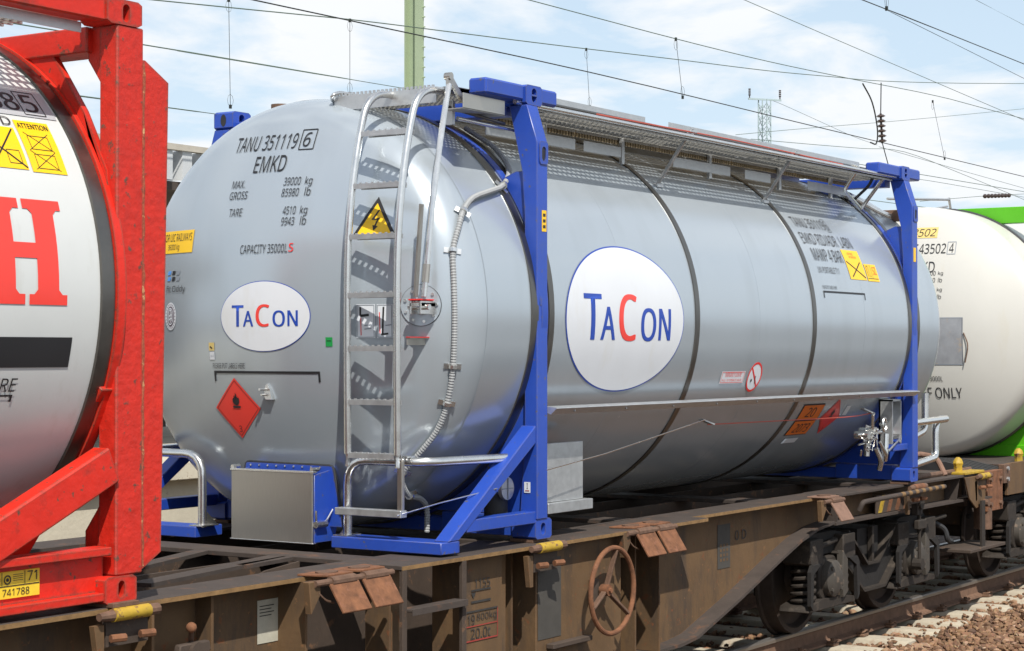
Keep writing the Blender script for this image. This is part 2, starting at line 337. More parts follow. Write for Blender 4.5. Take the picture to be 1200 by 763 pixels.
M('concrete_dark', (0.20, 0.18, 0.16), 0.9, 0.0, var=0.2, scale=3)
M('canopy_tin', (0.52, 0.54, 0.55), 0.5, 0.1, var=0.08, scale=4, spots=((0.34, 0.30, 0.26), 6.0, 0.60, (1, 1, .3), .12))
M('canopy_trim', (0.42, 0.39, 0.33), 0.7, 0.0, var=0.1)
M('canopy_dark', (0.055, 0.042, 0.035), 0.8, 0.0, var=0.2)
M('mast_green', (0.30, 0.37, 0.24), 0.6, 0.0, var=0.08, scale=2)
M('lattice_green', (0.36, 0.45, 0.46), 0.6, 0.1, var=0.1)
M('wire', (0.045, 0.05, 0.045), 0.5, 0.6, var=0.1)
M('wire_green', (0.12, 0.17, 0.13), 0.6, 0.3, var=0.1)
M('insulator', (0.05, 0.035, 0.03), 0.35, 0.0, var=0.2)
M('leaf', (0.06, 0.105, 0.025), 0.6, 0.0, var=0.45, scale=3)
M('bark', (0.09, 0.065, 0.045), 0.9, 0.0, var=0.3, scale=6)
M('ink_black', (0.016, 0.016, 0.018), 0.5, 0.0, var=0.1)
M('ink_faded', (0.032, 0.030, 0.028), 0.7, 0.0, var=0.3, scale=20)
M('ink_thin', (0.075, 0.078, 0.082), 0.6, 0.0, var=0.2, scale=20)
M('ink_red', (0.68, 0.022, 0.018), 0.45, 0.0, var=0.05)
M('ink_darkred', (0.30, 0.04, 0.03), 0.6, 0.0, var=0.1)
M('cable_red', (0.42, 0.075, 0.05), 0.6, 0.0, var=0.1)
M('letter_red', (0.78, 0.045, 0.03), 0.42, 0.0, var=0.04, coat=0.2)
M('ink_blue', (0.012, 0.055, 0.36), 0.4, 0.0, var=0.05)
M('ink_lightblue', (0.10, 0.30, 0.72), 0.4, 0.0, var=0.05)
M('ink_grey', (0.22, 0.25, 0.29), 0.5, 0.0, var=0.05)
M('sticker_white', (0.64, 0.66, 0.69), 0.38, 0.0, var=0.035, scale=3, coat=0.15, spots=((0.60, 0.60, 0.58), 5.0, 0.55, (1, 1, .4), .3, 3))
M('sticker_pale', (0.60, 0.63, 0.67), 0.4, 0.0, var=0.03)
M('sticker_yellow', (0.86, 0.52, 0.008), 0.4, 0.0, var=0.05, coat=0.1)
M('sticker_dull', (0.66, 0.50, 0.17), 0.5, 0.0, var=0.05)
M('plate_yellow', (0.78, 0.56, 0.035), 0.45, 0.0, var=0.12, scale=20)
M('sticker_orange', (0.74, 0.16, 0.008), 0.45, 0.0, var=0.06)
M('sticker_green', (0.01, 0.26, 0.055), 0.45, 0.0, var=0.05)
M('emblem_plum', (0.10, 0.055, 0.085), 0.5, 0.0, var=0.05)
M('paper', (0.44, 0.42, 0.34), 0.8, 0.0, var=0.14, scale=20)
M('grey_patch', (0.058, 0.053, 0.046), 0.8, 0.0, var=0.18, scale=8)
M('plate_grey', (0.30, 0.31, 0.33), 0.5, 0.3, var=0.15, scale=10, spots=((0.42, 0.33, 0.24), 8.0, 0.58, (1, 1, 1), 0.1))
M('hole_black', (0.020, 0.020, 0.022), 0.55, 0.0, var=0.2)  # black painted in for the dark inside of holes

# ------------------------------------------------------------------ ground, ballast, track
def ballast_mat():
    m = bpy.data.materials.new('ballast'); m.use_nodes = True; nt = m.node_tree; b = nt.nodes['Principled BSDF']; b.inputs['Roughness'].default_value = 0.9
    g = nt.nodes.new('ShaderNodeNewGeometry'); v = nt.nodes.new('ShaderNodeTexVoronoi'); v.inputs['Scale'].default_value = 19; nt.links.new(g.outputs['Position'], v.inputs['Vector'])
    sp = nt.nodes.new('ShaderNodeSeparateColor'); nt.links.new(v.outputs['Color'], sp.inputs[0])
    r = ramp(nt, [(0.0, (0.035, 0.024, 0.019)), (0.4, (0.065, 0.041, 0.030)), (0.75, (0.10, 0.066, 0.048)), (1.0, (0.15, 0.11, 0.082))]); nt.links.new(sp.outputs[0], r.inputs[0])
    nt.links.new(r.outputs[0], b.inputs['Base Color'])
    bp = nt.nodes.new('ShaderNodeBump'); bp.inputs['Distance'].default_value = 0.05; bp.inputs['Strength'].default_value = 1.0; bp.invert = True
    nt.links.new(v.outputs['Distance'], bp.inputs['Height']); nt.links.new(bp.outputs[0], b.inputs['Normal']); MATS['ballast'] = m
    s = bpy.data.materials.new('stones'); s.use_nodes = True; nt = s.node_tree; b = nt.nodes['Principled BSDF']; b.inputs['Roughness'].default_value = 0.85
    a = nt.nodes.new('ShaderNodeAttribute'); a.attribute_name = 'tone'
    r = ramp(nt, [(0.0, (0.075, 0.040, 0.026)), (0.35, (0.165, 0.088, 0.047)), (0.7, (0.245, 0.138, 0.074)), (0.9, (0.33, 0.215, 0.14)), (1.0, (0.42, 0.33, 0.24))]); nt.links.new(a.outputs['Fac'], r.inputs[0])
    g = nt.nodes.new('ShaderNodeNewGeometry'); n = nt.nodes.new('ShaderNodeTexNoise'); n.inputs['Scale'].default_value = 55; n.inputs['Detail'].default_value = 5; nt.links.new(g.outputs['Position'], n.inputs['Vector'])
    mx = nt.nodes.new('ShaderNodeMix'); mx.data_type = 'RGBA'; mx.blend_type = 'MULTIPLY'; mx.inputs[0].default_value = 0.5; nt.links.new(r.outputs[0], mx.inputs[6]); nt.links.new(n.outputs['Color'], mx.inputs[7])
    hs = nt.nodes.new('ShaderNodeHueSaturation'); hs.inputs['Value'].default_value = 1.3; nt.links.new(mx.outputs[2], hs.inputs['Color']); nt.links.new(hs.outputs[0], b.inputs['Base Color']); MATS['stones'] = s
ballast_mat()
mb = MB(); mb.add([(-800, -800, -1.40), (2500, -800, -1.40), (2500, 2500, -1.40), (-800, 2500, -1.40)], [(0, 1, 2, 3)])
mb.build('ground', 'ballast', kind='structure', label='flat ballast ground running to the horizon', smooth=False)
# loose ballast stones, real geometry in the strip that the photograph shows from near
def stones():
    base = bmesh.new(); bmesh.ops.create_icosphere(base, subdivisions=1, radius=1.0); base.verts.ensure_lookup_table()
    V0 = np.array([v.co[:] for v in base.verts]); F0 = np.array([[v.index for v in f.verts] for f in base.faces]); base.free()
    kinds = []
    for k in range(10):
        V = V0*(1+rng.uniform(-.38, .32, (len(V0), 1)))*np.array([1, rng.uniform(.6, .95), rng.uniform(.5, .8)]); kinds.append(V)
    pts = []
    def scat(n, x0, x1, y0, y1, z0, z1, s0, s1):
        for _ in range(n): pts.append((rng.uniform(x0, x1), rng.uniform(y0, y1), rng.uniform(z0, z1), s0*.8+(s1-s0*.8)*rng.beta(1.1, 2.2)*1.6))
    scat(15500, 2.9, 9.2, -3.6, -0.09, -1.40, -1.34, 0.020, 0.042)
    scat(9500, 9.2, 17.0, -3.6, -0.09, -1.40, -1.34, 0.024, 0.046)
    scat(260, 2.9, 14.0, -0.16, 0.12, -1.335, -1.315, 0.018, 0.034)
    scat(4200, 2.5, 14.0, -0.05, 0.38, -1.41, -1.36, 0.020, 0.036)
    scat(6500, 2.5, 18.0, 0.6, 2.6, -1.41, -1.37, 0.022, 0.042)
    V, F, T = [], [], []; off = 0
    for x, y, z, s in pts:
        q = kinds[rng.integers(10)]; a, b = rng.uniform(0, 2*PI), rng.uniform(-.7, .7)
        ca, sa, cb, sb = math.cos(a), math.sin(a), math.cos(b), math.sin(b)
        R = np.array([[ca, -sa*cb, sa*sb], [sa, ca*cb, -ca*sb], [0, sb, cb]])
        V.append(q@R.T*s+[x, y, z]); F.append(F0+off); off += len(V0); T.append(np.full(len(V0), rng.beta(2, 2.2)))
    V = np.concatenate(V); F = np.concatenate(F); T = np.concatenate(T)
    me = bpy.data.meshes.new('ballast_stones'); me.from_pydata(V.tolist(), [], F.tolist()); at_ = me.attributes.new('tone', 'FLOAT', 'POINT'); at_.data.foreach_set('value', T.astype(np.float32))
    me.materials.append(MATS['stones']); o = link(bpy.data.objects.new('ballast_stones', me)); tag(o, 'loose reddish brown ballast stones beside the rails', 'gravel', kind='stuff')
stones()
YC = 1.219
def rail(y, x0, x1, name, label):
    t = thing(name, (x0, y, -1.322), label, 'rail', 'running rails')
    foot = [(y-.075, -1.322), (y+.075, -1.322), (y+.072, -1.306), (y+.014, -1.288), (y+.010, -1.20), (y+.030, -1.188), (y+.030, -1.188), (y-.030, -1.188), (y-.010, -1.20), (y-.014, -1.288), (y-.072, -1.306)]
    del foot[6]
    MB().prism(foot, 'x', x0, x1).build('rail_foot', 'rail_rust', t)
    head = [(y-.034, -1.187), (y+.034, -1.187), (y+.036, -1.163), (y+.028, -1.152), (y, -1.150), (y-.028, -1.152), (y-.036, -1.163)]
    MB().prism(head, 'x', x0, x1).build('rail_head', 'rail_head', t)
rail(YC-.752, -14, 140, 'rail', 'near running rail under the brown wagon wheels')
rail(YC+.752, -14, 140, 'rail', 'far running rail in shadow under the brown wagon')
rail(5.5-.752, -14, 140, 'rail', 'near rail of the empty track behind the wagons')
rail(5.5+.752, -14, 140, 'rail', 'far rail of the empty track behind the wagons')
def sleeper_mesh():
    m = MB()
    prof = [(-1.3, -.155), (-.92, -.155), (-.55, -.185), (.55, -.185), (.92, -.155), (1.3, -.155)]
    rows = []
    for y, zt in [(-1.3, -1.335), (-1.27, -1.325), (-.95, -1.324), (-.5, -1.352), (.5, -1.352), (.95, -1.324), (1.27, -1.325), (1.3, -1.335)]:
        w = .105 if abs(y) < 1.28 else .09
        rows.append([m.bm.verts.new((q, y, z)) for q, z in ((-.14, -1.50), (-w-.015, zt-.02), (-w, zt), (w, zt), (w+.015, zt-.02), (.14, -1.50))])
    for A, B in zip(rows, rows[1:]):
        for k in range(6): m.bm.faces.new((A[k], A[(k+1) % 6], B[(k+1) % 6], B[k]))
    m.bm.faces.new(rows[0]); m.bm.faces.new(rows[-1][::-1])
    return m
def clip_mesh(y):
    m = MB(); s = 1 if y[1] > 0 else -1
    for s in (s,):
        yy = y[0]+s*.105
        m.box((-.055, yy-.035, -1.325), (.055, yy+.035, -1.300), 0.004)
        m.tube(bend([(-.045, yy-s*.03, -1.292), (-.045, yy+s*.03, -1.285), (0, yy+s*.035, -1.268), (.045, yy+s*.03, -1.285), (.045, yy-s*.03, -1.292)], .02, 3), .008, 6)
        m.disc((0, yy, 0), .018, 'z', -1.30, -1.262, 6)
    return m
def sleepers(yc, x0, n, label, group):
    sl0, cl = None, []
    for i in range(n):
        x = x0+.63*i
        if sl0 is None:
            sl0 = sleeper_mesh().build('sleeper', 'concrete_sleeper')
            cl = [clip_mesh((sy*.752, s)).build('rail_clip', 'rail_rust') for sy in (-1, 1) for s in (-1, 1)]
            o, cs = sl0, cl
        else:
            o = link(sl0.copy()); cs = [link(c.copy()) for c in cl]
        o.location = (x, yc, 0); o.rotation_euler.z = 0; tag(o, label, 'sleeper', group)
        for c in cs: c.parent = o
sleepers(YC, -2.32, 44, 'pale concrete sleeper under the wagon track, bedded in brown ballast', 'sleepers of the near track')
sleepers(5.5, 1.0, 24, 'pale concrete sleeper of the empty track behind the wagons', 'sleepers of the far track')

# ------------------------------------------------------------------ platform wall and canopy behind the train
MB().box((-60, -16, -1.40), (90, -5.61, -.39)).build('platform', 'platform_paving', label='unseen dark asphalt platform on the near side where the viewer stands', kind='structure')  # out of view; paving kept dark to cut light bounced onto the tank
MB().box((-60, -5.60, -1.40), (90, -4.8, -.385)).build('platform_edge', 'platform_edging', label='unseen pale concrete edge of the near platform', kind='structure')  # out of view; pale strip added for a light band reflected in the flank
t = thing('platform_wall', (-10, 7.5, -1.4), 'weathered cream concrete platform wall behind the wagons', 'wall')
for i in range(30):
    x = -14+i*2.0
    MB().box((x+.006, 7.50, -1.40), (x+1.994, 7.75, -.215), .008).build('wall_panel', 'concrete_wall', t)
    MB().box((x+.004, 7.36, -.205), (x+1.996, 8.1, -.02), .01).build('coping_slab', 'concrete_wall', t)
MB().box((-14, 8.11, -1.4), (46, 22, -.06)).build('platform', 'concrete_wall', label='concrete platform surface behind the coping', kind='structure')
t = thing('platform_canopy', (4, 9.6, -.06), 'platform canopy with corrugated grey fascia and dark underside', 'canopy')
MB().box((-6, 9.02, 3.40), (12.4, 9.12, 3.47)).build('fascia_trim', 'canopy_trim', t)
m = MB(); zz = []
x = -6.0
while x < 12.4:      # trapezoidal sheet
    for dx, dy in ((0, 0), (.16, 0), (.19, .13), (.29, .13)): zz.append((x+dx, 9.05+dy))
    x += .32
V = [(a, b, 3.06) for a, b in zz]+[(a, b, 3.40) for a, b in zz]; n = len(zz)
m.add(V, [(i, i+1, i+1+n, i+n) for i in range(n-1)]); m.build('fascia_sheet', 'canopy_tin', t, smooth=False)
MB().box((-6, 9.12, 2.95), (12.4, 15.0, 3.05)).build('soffit', 'canopy_dark', t)
MB().box((-6, 14.6, -.06), (12.4, 15.0, 2.95)).build('back_wall', 'canopy_dark', t)
for x in (-4, 1, 6, 11): MB().box((x-.1, 11.4, -.06), (x+.1, 11.6, 2.95)).build('canopy_post', 'canopy_dark', t)
for z in (2.55, 2.25): MB().box((-6, 9.4, z), (12.4, 9.5, z+.12)).build('soffit_beam', 'canopy_trim', t)

# ------------------------------------------------------------------ masts
def on_depth(px, depth): 
    v = FWD + RGT*(px-600)/FPX; p = CAM+v*depth; return float(p[0]), float(p[1])
x, y = on_depth(485, 34.0)
t = thing('catenary_mast', (x, y, -1.4), 'tall pale green steel mast rising behind the grey tank', 'mast')
m = MB(); w = .125
m.box((x-w, y-w, -1.4), (x+w, y-w+.02, 9.5)).box((x-w, y+w-.02, -1.4), (x+w, y+w, 9.5)); m.box((x-.008, y-w+.02, -1.4), (x+.008, y+w-.02, 9.5)); m.build('h_column', 'mast_green', t, smooth=False)
m = MB()
for k in range(26): m.disc((x+w*.75, 0, 4.2+k*.18), .012, 'y', y-w-.05, y-w, 6)
m.build('bolt_row', 'mast_green', t, kind='stuff')
x, y = on_depth(896.5, 92.0)
t = thing('lattice_mast', (x, y, -1.4), 'slender pale lattice mast with two insulators standing far behind the tank', 'mast')
z1 = 1.097+(412-116)*92/2235.0
for a, b in ((-1, -1), (1, -1), (1, 1), (-1, 1)):
    MB().beam((x+a*.26, y+b*.26, -1.4), (x+a*.22, y+b*.22, z1), .045, .045).build('corner_angle', 'lattice_green', t)
m = MB(); z = -1.2
while z < z1-.3:
    for a, b, c, d in ((-1, -1, 1, -1), (1, -1, 1, 1), (1, 1, -1, 1), (-1, 1, -1, -1)):
        m.beam((x+a*.24, y+b*.24, z), (x+c*.24, y+d*.24, z+.55), .03, .02); m.beam((x+c*.24, y+d*.24, z), (x+a*.24, y+b*.24, z+.55), .02, .03)
    z += .55
m.build('lattice_bars', 'lattice_green', t, kind='stuff')
MB().beam((x-.75, y+.5, z1), (x+.75*.9, y-.75*.75, z1), .06, .08).build('crossarm', 'lattice_green', t)
for sx, sy in ((-.70, .46), (.62, -.52)):
    mm = MB(); mm.tube([(x+sx, y+sy, z1), (x+sx, y+sy, z1+.18)], .03, 8)
    for k in range(4): mm.tube([(x+sx, y+sy, z1+.16+k*.09), (x+sx, y+sy, z1+.22+k*.09)], .06, 8)
    mm.build('post_insulator', 'insulator', t)

# ------------------------------------------------------------------ overhead lines
def wire_pts(pix, Y): return [at(px, py, 'y', Y) for px, py in pix]
def wire(name, pts, r, t, mat='wire', k=4): return MB().tube(spline(pts, k) if len(pts) > 2 else pts, r*.72, 5).build(name, mat, t)
def extend(P, a=None, b=None):
    P = [Vector(p) for p in P]
    if a is not None: d = P[0]-P[1]; P.insert(0, P[0]+d*((a-P[0].x)/d.x))
    if b is not None: d = P[-1]-P[-2]; P.append(P[-1]+d*((b-P[-1].x)/d.x))
    return P
def insulator(t, p, q, n=5, r=.055):
    p, q = Vector(p), Vector(q); m = MB(); d = q-p; m.tube([p, q], r*.25, 6)
    for k in range(n): c = p+d*((k+.5)/n); h = d*(.28/n); m.tube([c-h, c+h*.2, c+h], r, 10, rad=[r*.5, r, r*.55])
    return m.build('insulator', 'insulator', t)
def dropper(t, a, b, r=.006):
    r *= .55; m = MB(); m.tube([a, b], r, 5); a, b = Vector(a), Vector(b)
    for c, s in ((a, -1), (b, 1)): m.tube([c+Vector((.05*math.sin(q), 0, s*(.07-.07*math.cos(q)))) for q in np.linspace(0, 2*PI, 9)], r*.7, 4)
    m.box(a-Vector((.012, .012, .022)), a+Vector((.012, .012, .022))); m.box(b-Vector((.012, .012, .022)), b+Vector((.012, .012, .022)))
    return m.build('dropper', 'wire', t)
# line over the empty track behind
t = thing('overhead_line', (0, 5.5, 4.4), 'dark contact wire and messenger wire strung diagonally above the grey tank', 'overhead line')
wire('contact_wire', extend(wire_pts([(297, 0), (690, 84.5), (950, 147), (1200, 207)], 5.5), -10, 70), .0095, t)
wire('messenger_wire', extend(wire_pts([(620, 0), (790, 45), (900, 72), (1000, 93), (1100, 113), (1195, 138)], 5.5), -6, 50), .008, t, 'wire_green')
dropper(t, at(792, 46, 'y', 5.5), at(800, 114, 'y', 5.5)); dropper(t, at(1093, 119, 'y', 5.5), at(1107, 186, 'y', 5.5))
J = spline([at(1011, 98, 'y', 5.5), at(1022, 120, 'y', 5.5), at(1028, 150, 'y', 5.5), at(1027, 168, 'y', 5.5), at(1020, 167, 'y', 5.5)], 5)
MB().tube(J, .012, 5).build('jumper_cable', 'wire', t)
MB().tube([at(1032.5, 97, 'y', 5.5), at(1032, 134, 'y', 5.5)], .009, 5).build('hanger_rod', 'wire', t)
insulator(t, at(1032, 133, 'y', 5.5), at(1034, 168, 'y', 5.5), 6, .075)
MB().tube([at(1034, 168, 'y', 5.5), at(1040, 190, 'y', 5.5), at(1048, 215, 'y', 5.5)], .008, 5).build('tie_wire', 'wire', t)
# line of the second track behind
t = thing('overhead_line', (0, 8.4, 4.4), 'thin sagging messenger wire with droppers passing behind the ladder top', 'overhead line')
wire('contact_wire', extend(wire_pts([(80, 38), (250, 66), (440, 98), (560, 118)], 8.4), -8, 90), .010, t, 'wire_green')
wire('messenger_wire', extend(wire_pts([(300, 12), (420, 24), (540, 39), (660, 54), (795, 70), (900, 83), (975, 90), (1033, 95), (1120, 97.5), (1200, 98)], 8.4), -2, 60), .010, t, 'wire_green')
for a, b in (((268, 0), (270, 125)), ((410, 24), (410, 110)), ((687, 58), (691, 125))): dropper(t, at(*a, 'y', 8.4), at(*b, 'y', 8.4), .006)
# line of the farthest track
t = thing('overhead_line', (0, 12, 4.4), 'lowest far contact wire passing behind the red corner post', 'overhead line')
wire('contact_wire', extend(wire_pts([(98, 113), (248, 133), (400, 153)], 12.0), -8, 120), .012, t, 'wire_green')
# line over the wagons themselves
t = thing('overhead_line', (0, 1.3, 4.3), 'dark contact wire crossing the upper right corner of the sky', 'overhead line')
wire('contact_wire', extend(wire_pts([(1011, 0), (1100, 35), (1200, 75)], 1.3), -14, 60), .0075, t)
wire('messenger_wire', extend(wire_pts([(1010, 0), (1033, 9), (1110, 47), (1200, 92)], 1.7), -4, 40), .0045, t)
dropper(t, at(1037, -25, 'y', 1.3), at(1039, 10, 'y', 1.3), .005)
# feeder wires
def feeder(pix, Y, r, label, mat='wire_green', a=None, b=None):
    P = wire_pts(pix, Y); b = b if b is not None else (P[-1][0]+25 if pix[-1][0] > 1190 else None); a = a if a is not None else (P[0][0]-12 if pix[0][1] < 0 else None); t = thing('feeder_wire', tuple(P[0]), label, 'wire'); wire('wire_strand', extend(P, a, b), r, t, mat); return t
feeder([(868, -2), (1000, 55), (1100, 98), (1205, 143)], 4.2, .006, 'thin feeder wire descending steeply right of the sky centre')
feeder([(1140, -2), (1205, 32)], 1.6, .004, 'short thin wire cutting the extreme upper right corner')
feeder([(862, 158), (950, 150), (1060, 141), (1205, 127)], 20, .012, 'thin wire rising gently to the right above the far blue post')
feeder([(900, 116), (918, 123), (960, 142), (1000, 160), (1028, 170)], 40, .016, 'thin wire sloping down from the far lattice mast')
feeder([(880, 163), (960, 170), (1010, 174), (1060, 178), (1130, 205), (1205, 236)], 9, .008, 'thin far wire with small clamps bending down beside the blue corner')
feeder([(1040, 205), (1060, 209), (1090, 212), (1205, 232)], 14, .010, 'faint wire low in the sky right of the far blue corner')
feeder([(1030, 172), (1120, 198), (1205, 222)], 7, .006, 'faint wire just under the diagonal contact wire at right')
t = feeder([(1078, 236), (1150, 230), (1168, 229), (1205, 227)], 12, .010, 'horizontal wire holding a ribbed brown insulator at the right edge')
insulator(t, at(1152, 230, 'y', 12), at(1184, 229, 'y', 12), 8, .065)
# registration arm of the next mast, seen above the white tank
t = thing('registration_arm', at(1080, 240, 'y', 9), 'small steel registration arm above the white tank', 'arm')
MB().tube([at(1040, 233, 'y', 9), at(1112, 234, 'y', 9)], .028, 8).build('upper_tube', 'galvanised', t)
MB().tube([at(1040, 255, 'y', 9), at(1110, 242, 'y', 9)], .024, 8).build('lower_tube', 'galvanised', t)
MB().tube([at(1112, 232, 'y', 9), at(1114, 246, 'y', 9)], .03, 8).build('end_link', 'galvanised', t)

# ------------------------------------------------------------------ tree far off, only a tip of it shows beside the red frame
def leafy(name, loc, h, r, n, label, seed):
    g = np.random.default_rng(seed); t = thing(name, loc, label, 'tree'); x, y, z = loc
    m = MB(); m.tube(spline([(x, y, z), (x+.1, y, z+h*.35), (x-.05, y+.1, z+h*.7), (x, y, z+h)], 4), .2, 8, rad=list(np.linspace(.22, .02, 13)))
    for k in range(14):
        a, zz = g.uniform(0, 2*PI), z+h*g.uniform(.35, .92); L = r*g.uniform(.5, .9)*(1.1-(zz-z)/h*.7)
        m.tube([(x, y, zz), (x+L*.5*math.cos(a), y+L*.5*math.sin(a), zz+L*.3), (x+L*math.cos(a), y+L*math.sin(a), zz+L*.45)], .05, 5, rad=[.06, .035, .01])
    m.build('trunk', 'bark', t)
    V, F = [], []
    for k in range(n):
        zz = g.uniform(.3, 1.04); rr = r*math.sqrt(max(0.02, 1-((zz-.58)/.5)**2))*g.uniform(.2, 1)**.6; a = g.uniform(0, 2*PI)
        c = Vector((x+rr*math.cos(a), y+rr*math.sin(a), z+h*zz)); u = Vector(g.normal(size=3)).normalized(); w = u.cross(Vector(g.normal(size=3))).normalized(); s = g.uniform(.08, .17)
        i = len(V); V += [c-u*s, c+w*s*.5, c+u*s, c-w*s*.5]; F.append((i, i+1, i+2, i+3))
    me = bpy.data.meshes.new('crown'); me.from_pydata([tuple(v) for v in V], [], F); me.materials.append(MATS['leaf']); o = link(bpy.data.objects.new('crown', me)); o.parent = t; o.matrix_parent_inverse = Matrix.Translation(-worldloc(t))
x, y = on_depth(46, 44)
leafy('birch_tree', (x, y, -.1), 7.75, 0.9, 2600, 'tip of a green tree between the red top beam and corner post', 3)

# ------------------------------------------------------------------ the grey tank container in its blue frame
R0, ZC, X0, RK, RS = 1.285, 1.325, -0.47, 0.30, 2.6
def head_profile(R, X0, rk, Rs, sgn=1, n1=14, n2=12):
    """torispherical head, apex first; returns (r, x) with the tangent line at X0, the head bulging towards -x for sgn=1"""
    a = math.asin((R-rk)/(Rs-rk)); sc = math.sqrt((Rs-rk)**2-(R-rk)**2)
    P = [(Rs*math.sin(a*k/n1), sc-Rs*math.cos(a*k/n1)) for k in range(n1+1)]
    P += [(R-rk+rk*math.sin(a+(PI/2-a)*k/n2), -rk*math.cos(a+(PI/2-a)*k/n2)) for k in range(1, n2+1)]
    P[0] = (0.001, P[0][1])
    return [(r, X0+sgn*x) for r, x in P]
SC = X0+math.sqrt((RS-RK)**2-(R0-RK)**2)
def dome_map(u, v, l):
    y = -u; r2 = (y-YC)**2+(v-ZC)**2; return (SC-math.sqrt((RS+l)**2-r2), y, v)
def cyl_map_for(R, zc):
    def f(u, v, l): return (u, YC-(R+l)*math.cos(v/R), zc+(R+l)*math.sin(v/R))
    return f
cyl_map = cyl_map_for(R0, ZC)
def A(deg): return R0*math.radians(deg)
T = thing('tank_container', (3.03, YC, 0), 'grey metal tank container with blue end frames and white oval logos', 'container')
prof = head_profile(R0, X0, RK, RS); far = [(r, 6.058-x) for r, x in reversed(prof)]
seg = [(R0, x) for x in np.linspace(X0, 6.058-X0, 12)[1:-1]]
shell = MB().lathe(prof+seg+far, 'x', (YC, ZC), 144).build('tank_shell', 'tank_clad', T, ang=60)
def band(x, w, r=.008, mat='band_steel', name='band'):
    MB().lathe([(R0+.0005, x-w/2), (R0+r, x-w/2+.002), (R0+r, x+w/2-.002), (R0+.0005, x+w/2)], 'x', (YC, ZC), 144).build(name, mat, shell)
for x, w in ((-.012, .075), (.17, .06), (2.03, .062), (3.94, .062), (5.88, .06), (6.06, .07)): band(x, w)
for x in (-.5, 1.08, 3.0, 4.92): band(x, .006, .0015, 'tank_clad', 'sheet_seam')
# drip rail along the flank
m = MB(); m.prism([(-.045, .748), (-.095, .728), (-.136, .764), (-.132, .769), (-.045, .776)], 'x', .12, 5.93); m.build('drip_rail', 'galvanised', T)
m = MB()
for x in np.arange(.35, 5.9, .62): m.disc((x, 0, .747), .006, 'y', -.124, -.110, 6)
m.build('rail_bolts', 'galvanised', T, kind='stuff')

# ---- blue end frames
H = 2.672
def end_frame(x, arm0, arm1, name_side):
    for far_side in (0, 1):
        fy = (lambda y: 2.438-y) if far_side else (lambda y: y)
        my = (lambda P: [(fy(a), b) for a, b in P])
        post = MB(); xo = x+.006 if x < 3 else x+.045
        post.prism(my([(-.073, .118), (-.073, 2.33), (-.002, 2.553), (.125, 2.553), (.03, 2.16), (.012, 1.9), (.012, .60), (.05, .118)]), 'x', xo, xo+.115, .004)
        p = post.build('corner_post', 'blue_paint', T)
        y0 = fy(-.074); y1 = fy(-.080)
        hp = MB(); hp.holed((xo+.020, y0, 2.20), (xo+.112, y1, 2.335), 'y', (xo+.066, 2.262), (.022, .042)); hp.build('lift_plate', 'blue_paint', p)
        hb = MB(); hb.prism([(xo+.066+.022*math.cos(q), 2.262+.042*math.sin(q)) for q in np.linspace(0, 2*PI, 17)[:-1]], 'y', fy(-.0735), fy(-.075)); hb.build('plate_hole', 'hole_black', p)  # black disc painted in as the dark of the hole
        # web plates that follow the tank
        arc = [(YC-1.296*math.cos(math.radians(a)), ZC+1.296*math.sin(math.radians(a))) for a in np.linspace(38, 2, 14)]
        MB().prism(my([(-.02, 1.40), (-.02, 2.165), (.095, 2.165)]+arc), 'x', xo+.03, xo+.045).build('upper_web', 'blue_paint', T)
        arc = [(YC-1.296*math.cos(math.radians(a)), ZC+1.296*math.sin(math.radians(a))) for a in np.linspace(-22, -66, 14)]
        MB().prism(my([(-.02, .14), (-.02, .85)]+arc+[(.70, .14)]), 'x', xo+.03, xo+.045).build('lower_web', 'blue_paint', T)
        # corner castings
        c = MB(); c.holed((x, fy(0), H-.118), (x+.178, fy(.162), H), 'y', (x+.089, H-.059), (.026, .042)); c.build('corner_casting', 'blue_paint', T)
        MB().box((x+.06, fy(-.002), H-.064), (x+.118, fy(.10), H-.054)).build('casting_bar', 'blue_paint', T)
        c = MB(); c.holed((x, fy(-.065), 0), (x+.178, fy(.10), .118), 'y', (x+.085, .058), (.024, .036)); c.build('corner_casting', 'blue_paint', T)
        if not far_side:
            for a, b in ((arm0, x-.001), (x+.179, arm1)):
                MB().box((a, .012, 2.574), (b, .14, H-.004), .012).build('top_arm', 'blue_paint', T)
        # foot of the frame: rail between the casting and the tank saddle
        MB().box((x+.02, fy(.10), .012), (x+.15, fy(.62), .135), .004).build('foot_beam', 'blue_paint', T)
    MB().prism([(2.357+.024*math.cos(q), H-.059+.040*math.sin(q)) for q in np.linspace(0, 2*PI, 17)[:-1]], 'x', x-.0012, x+.0005).build('casting_hole', 'hole_black', T)  # black oval on the solid face, painted as a dark hole
    MB().box((x+.03, .16, 2.50), (x+.135, 2.28, 2.60), .004).build('top_beam', 'blue_paint', T)
    MB().box((x+.03, .62, .012), (x+.14, 1.82, .10), .004).build('bottom_beam', 'blue_paint', T)
    MB().lathe([(R0+.002, x+.055), (R0+.010, x+.055), (R0+.010, x+.125), (R0+.002, x+.125)], 'x', (YC, ZC), 96).build('frame_ring', 'blue_paint', T)
end_frame(0.0, -.40, .37, 'near'); end_frame(5.88, 5.42, 6.33, 'far')
# near end: base bars, braces and side rails
for fs in (0, 1):
    fy = (lambda y: 2.438-y) if fs else (lambda y: y)
    MB().prism([(-.94, fy(.705)), (-.94, fy(-.055)), (-.80, fy(-.07)), (-.77, fy(-.06)), (-.77, fy(.60)), (-.70, fy(.705))], 'z', -.008, .058, .004).build('base_bar', 'blue_paint', T)
    MB().prism([(-.885, .0590), (-.785, .0590), (.005, .565), (.005, .668)], 'y', fy(-.066), fy(.035), .005).build('brace', 'blue_paint', T)
    MB().box((-.70, fy(-.062), .095), (.02, fy(.028), .165), .004).build('side_rail', 'blue_paint', T)
